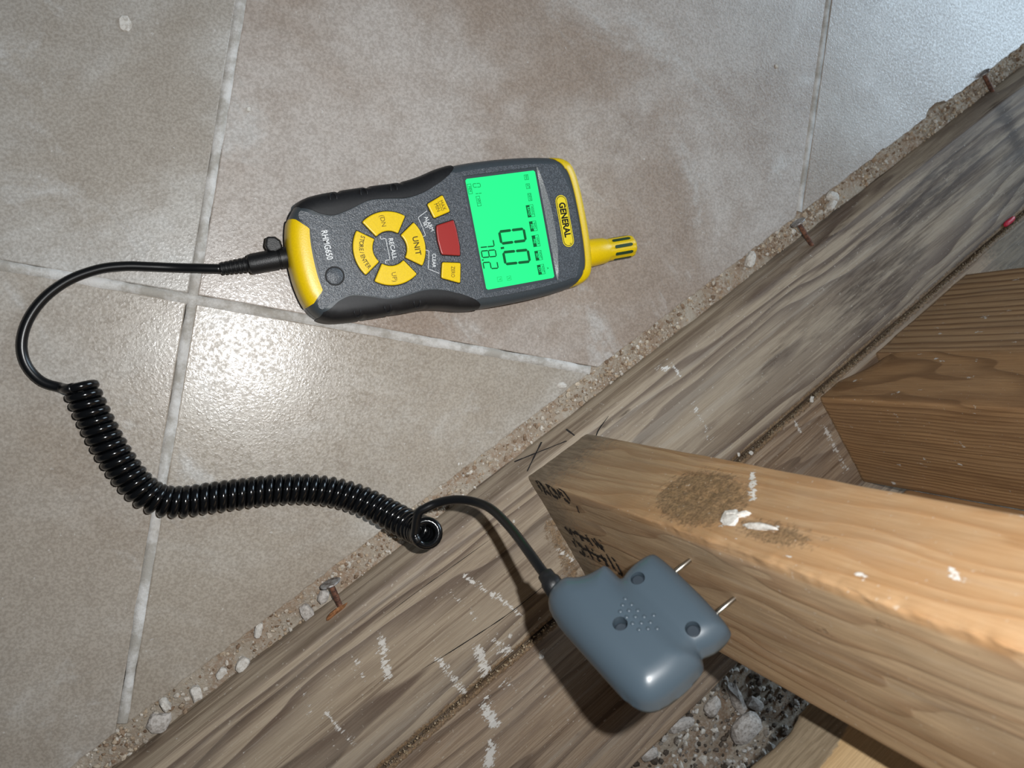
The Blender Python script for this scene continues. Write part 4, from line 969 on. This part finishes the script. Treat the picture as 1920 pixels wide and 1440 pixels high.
for i, j in zip(*np.nonzero(need)):
    idt[i, j] = len(pv)
    if inside[i, j]:
        pv.append((GX[i, j], GY[i, j], HT[i, j]+0.6)); idb[i, j] = len(pv); pv.append((GX[i, j], GY[i, j], -HT[i, j]*0.95-0.6))
    else: pv.append((GX[i, j], GY[i, j], 0.0)); idb[i, j] = idt[i, j]
for i, j in zip(*np.nonzero(cell)):
    pf.append((idt[i, j], idt[i+1, j], idt[i+1, j+1], idt[i, j+1]))
    q = (idb[i, j], idb[i, j+1], idb[i+1, j+1], idb[i+1, j])
    if len(set(q) | set(pf[-1])) > 4: pf.append(q)
shell = pydata('probe_shell', np.array(pv)*0.001, pf, None, probe)
m_ = shell.modifiers.new('remesh', 'REMESH'); m_.mode = 'VOXEL'; m_.voxel_size = 0.0008
m_ = shell.modifiers.new('smooth', 'SMOOTH'); m_.factor = 0.5; m_.iterations = 12
scr_px = [(1195.5, 1084), (1299, 1179), (1164, 1175)]
spos = []
for (u, v) in scr_px:
    q = to_probe(on_plane(u, v, mid+NP*0.0095, NP)); spos.append(q)
cut = bmesh.new()
for q in spos:
    bmesh.ops.create_cone(cut, cap_ends=True, segments=24, radius1=0.0031, radius2=0.0031, depth=0.016, matrix=Matrix.Translation((q[0], q[1], 0.0145)))
cme = bpy.data.meshes.new('cut'); cut.to_mesh(cme); cut.free(); cobj = bpy.data.objects.new('cut', cme); COL.objects.link(cobj); cobj.parent = probe
b_ = shell.modifiers.new('holes', 'BOOLEAN'); b_.operation = 'DIFFERENCE'; b_.object = cobj; b_.solver = 'EXACT'
bpy.context.view_layer.update()
dg = bpy.context.evaluated_depsgraph_get(); nm_ = bpy.data.meshes.new_from_object(shell.evaluated_get(dg))
shell.modifiers.clear(); shell.data = nm_; bpy.data.objects.remove(cobj)
nm_.materials.clear(); nm_.materials.append(M['probe']); nm_.polygons.foreach_set('use_smooth', [True]*len(nm_.polygons)); sharp_angle(shell, 45)
for q in spos:
    sc_ = lathe('screw', [(0.0029, 0.0060), (0.0029, 0.0072), (0.0022, 0.0078), (0.0001, 0.0078)], M['hole'], probe, 20, loc=(q[0], q[1], 0))
# seam line around the two half shells
sil = np.array([p for p in body_o if p[0] < -29.6])
# raised triangle of grip dots
def ht(x, y):
    i = int(round((x*1000+68)/0.75)); j = int(round((y*1000+34)/0.75)); return (HT[i, j]+0.6)*0.001
Z3 = lambda x, y: (x/4+980, y/4+1000)
dv, df = ico(2)
for (x, y) in [(768, 488), (750, 540), (815, 530), (733, 590), (797, 582), (862, 575), (780, 632), (845, 628), (910, 622), (980, 603), (824, 680), (890, 675), (957, 665), (873, 726), (940, 718), (1008, 711)]:
    q = to_probe(on_plane(*Z3(x, y), mid+NP*0.0118, NP)); o = pydata('grip_dot', dv*0.0011, df, M['probe'], probe); o.location = (q[0], q[1], ht(q[0], q[1])-0.0004)
# pins
for pp in (p1, p2):
    q = to_probe(pp); lathe_pts = [(q[0]-0.013, q[1], q[2]), (q[0]-0.002, q[1], q[2]), (q[0]+0.001, q[1], q[2]), (q[0]+0.004, q[1], q[2])]
    tube('pin', np.array(lathe_pts), [0.0011, 0.0011, 0.0010, 0.0002], M['steel'], probe, 12)
# lead: straight run from the plug, loop, coil, arch to the probe
def P3(u, v, z): return at(u, v, z)
PLz = 0.0138
plug_a = P3(546, 481, PLz); plug_b = P3(466, 496, PLz-0.002); plug_c = P3(415, 504, PLz-0.005)
run = [plug_c, P3(375, 503, .0065), P3(330, 502, .0035), P3(280, 500, .0029), P3(235, 499, .0028), P3(185, 505, .0028), P3(130, 525, .0028), P3(84, 558, .0028), P3(53, 600, .0028), P3(41, 645, .0028), P3(50, 685, .0028), P3(78, 715, .0030), P3(115, 727, .0045), P3(147, 727, .0085)]
R_W = 0.0023
axis_pts = [P3(150, 722, .0092), P3(176, 780, .0092), P3(212, 848, .0092), P3(252, 903, .0092), P3(290, 934, .0092), P3(335, 941, .0092), P3(390, 934, .0092), P3(450, 926, .0092), P3(510, 919, .0092), P3(565, 917, .0094), P3(615, 921, .0100), P3(660, 932, .0120), P3(698, 948, .0160), P3(733, 966, .0225), P3(762, 982, .0310), P3(783, 992, .0405), P3(796, 998, .0510), P3(801, 1000, .0600)]
AX = resample(crom(axis_pts, 10), 0.0003)
Tn = np.gradient(AX, axis=0); Tn /= np.linalg.norm(Tn, axis=1)[:, None]
L_ = np.concatenate([[0], np.cumsum(np.linalg.norm(np.diff(AX, axis=0), axis=1))])
RH = 0.0067; PITCH = 0.0048
u_ = np.cross(Tn[0], [0, 0, 1.0]); u_ /= np.linalg.norm(u_)
U_ = []
for i in range(len(AX)):
    u_ = u_-(u_@Tn[i])*Tn[i]; u_ /= np.linalg.norm(u_); U_.append(u_.copy())
U_ = np.array(U_); W2 = np.cross(Tn, U_)
ph0 = math.radians(35)
_best = max(np.linspace(0, 2*math.pi, 360), key=lambda a: (math.cos(a)*U_[-1]-math.sin(a)*W2[-1])@np.array([-0.95, 0.1, 0.0]))   # the coil lets go on its left side
turns = round(L_[-1]/PITCH)+(_best-ph0)/(2*math.pi); PITCH = L_[-1]/turns
tt = np.linspace(0, L_[-1], int(turns*22))
axx = np.stack([np.interp(tt, L_, AX[:, i]) for i in range(3)], 1); uu = np.stack([np.interp(tt, L_, U_[:, i]) for i in range(3)], 1); ww = np.stack([np.interp(tt, L_, W2[:, i]) for i in range(3)], 1)
ph = ph0+2*np.pi*tt/PITCH
coil = axx+RH*(np.cos(ph)[:, None]*uu-np.sin(ph)[:, None]*ww)
PB = [to_probe(x) for x in coil]
tube('coiled_lead', np.array(PB), R_W, M['cable'], probe, 12)
run = run[:-1]+[coil[0]+0.35*(run[-2]-coil[0])*np.array([1, 1, 1]), coil[0], coil[2]]
tube('straight_lead', np.array([to_probe(x) for x in resample(crom(run, 8), 0.0015)]), 0.00265, M['cable_matte'], probe, 16)
cab_in = mid + axv*(-0.0530) - ev*0.0435 + NP*0.0
cend = coil[-1]; ctan = coil[-1]-coil[-4]; ctan /= np.linalg.norm(ctan)
arch = [coil[-4], coil[-2], cend, P3(784, 963, .064), P3(797, 953, .066), P3(817, 944, .068), P3(841, 938, .073), P3(866, 937, .079), P3(890, 941, .085), P3(914, 950, .093), P3(936, 967, .103), P3(963, 997, .118), P3(990, 1033, .134), P3(1015, 1068, .146), P3(1030, 1087, .1515), cab_in]
tube('probe_lead', np.array([to_probe(x) for x in resample(crom(arch, 8), 0.0015)]), 0.0024, M['cable_matte'], probe, 16)
# strain relief at the probe
ca = to_probe(P3(1022, 1076, .148)); cb = to_probe(cab_in); dirr = cb-ca; dirr /= np.linalg.norm(dirr)
tube('strain_relief', np.array([cb-dirr*0.0085, cb-dirr*0.0080, cb-dirr*0.0055, cb-dirr*0.0050, cb-dirr*0.0035, cb+dirr*0.003]), [0.0028, 0.0037, 0.0039, 0.0039, 0.0047, 0.0049], M['plug'], probe, 18)
# jack plug
qa, qb, qc = to_probe(plug_a), to_probe(plug_b), to_probe(plug_c)
d1 = (qa-qb)/np.linalg.norm(qa-qb); Lp = np.linalg.norm(qa-qb)
pl = [(0, 4.6), (0.02, 5.4), (0.10, 5.7), (0.70, 5.85), (0.715, 5.3), (0.735, 5.3), (0.75, 5.85), (0.97, 5.85), (1.0, 5.4), (1.0, 2.6), (1.12, 2.6)]
sharp_angle(tube('jack_plug', np.array([qb+d1*Lp*t for t, r in pl])+np.array([[1e-7*i, 0, 0] for i in range(len(pl))]), [r*0.001 for t, r in pl], M['plug'], probe, 24), 40)
d2 = (qb-qc)/np.linalg.norm(qb-qc); L2 = np.linalg.norm(qb-qc); rp = []
for i in range(6):
    t0 = i/6.0; r0 = 3.6+0.9*t0
    rp += [(t0+0.005, r0-0.5), (t0+0.02, r0), (t0+0.10, r0), (t0+0.115, r0-0.5), (t0+0.16, r0-0.5)]
sharp_angle(tube('plug_boot', np.array([qc+d2*L2*t for t, r in rp]+[qb+d2*0.001]), [r*0.001 for t, r in rp]+[0.0046], M['plug'], probe, 20), 40)
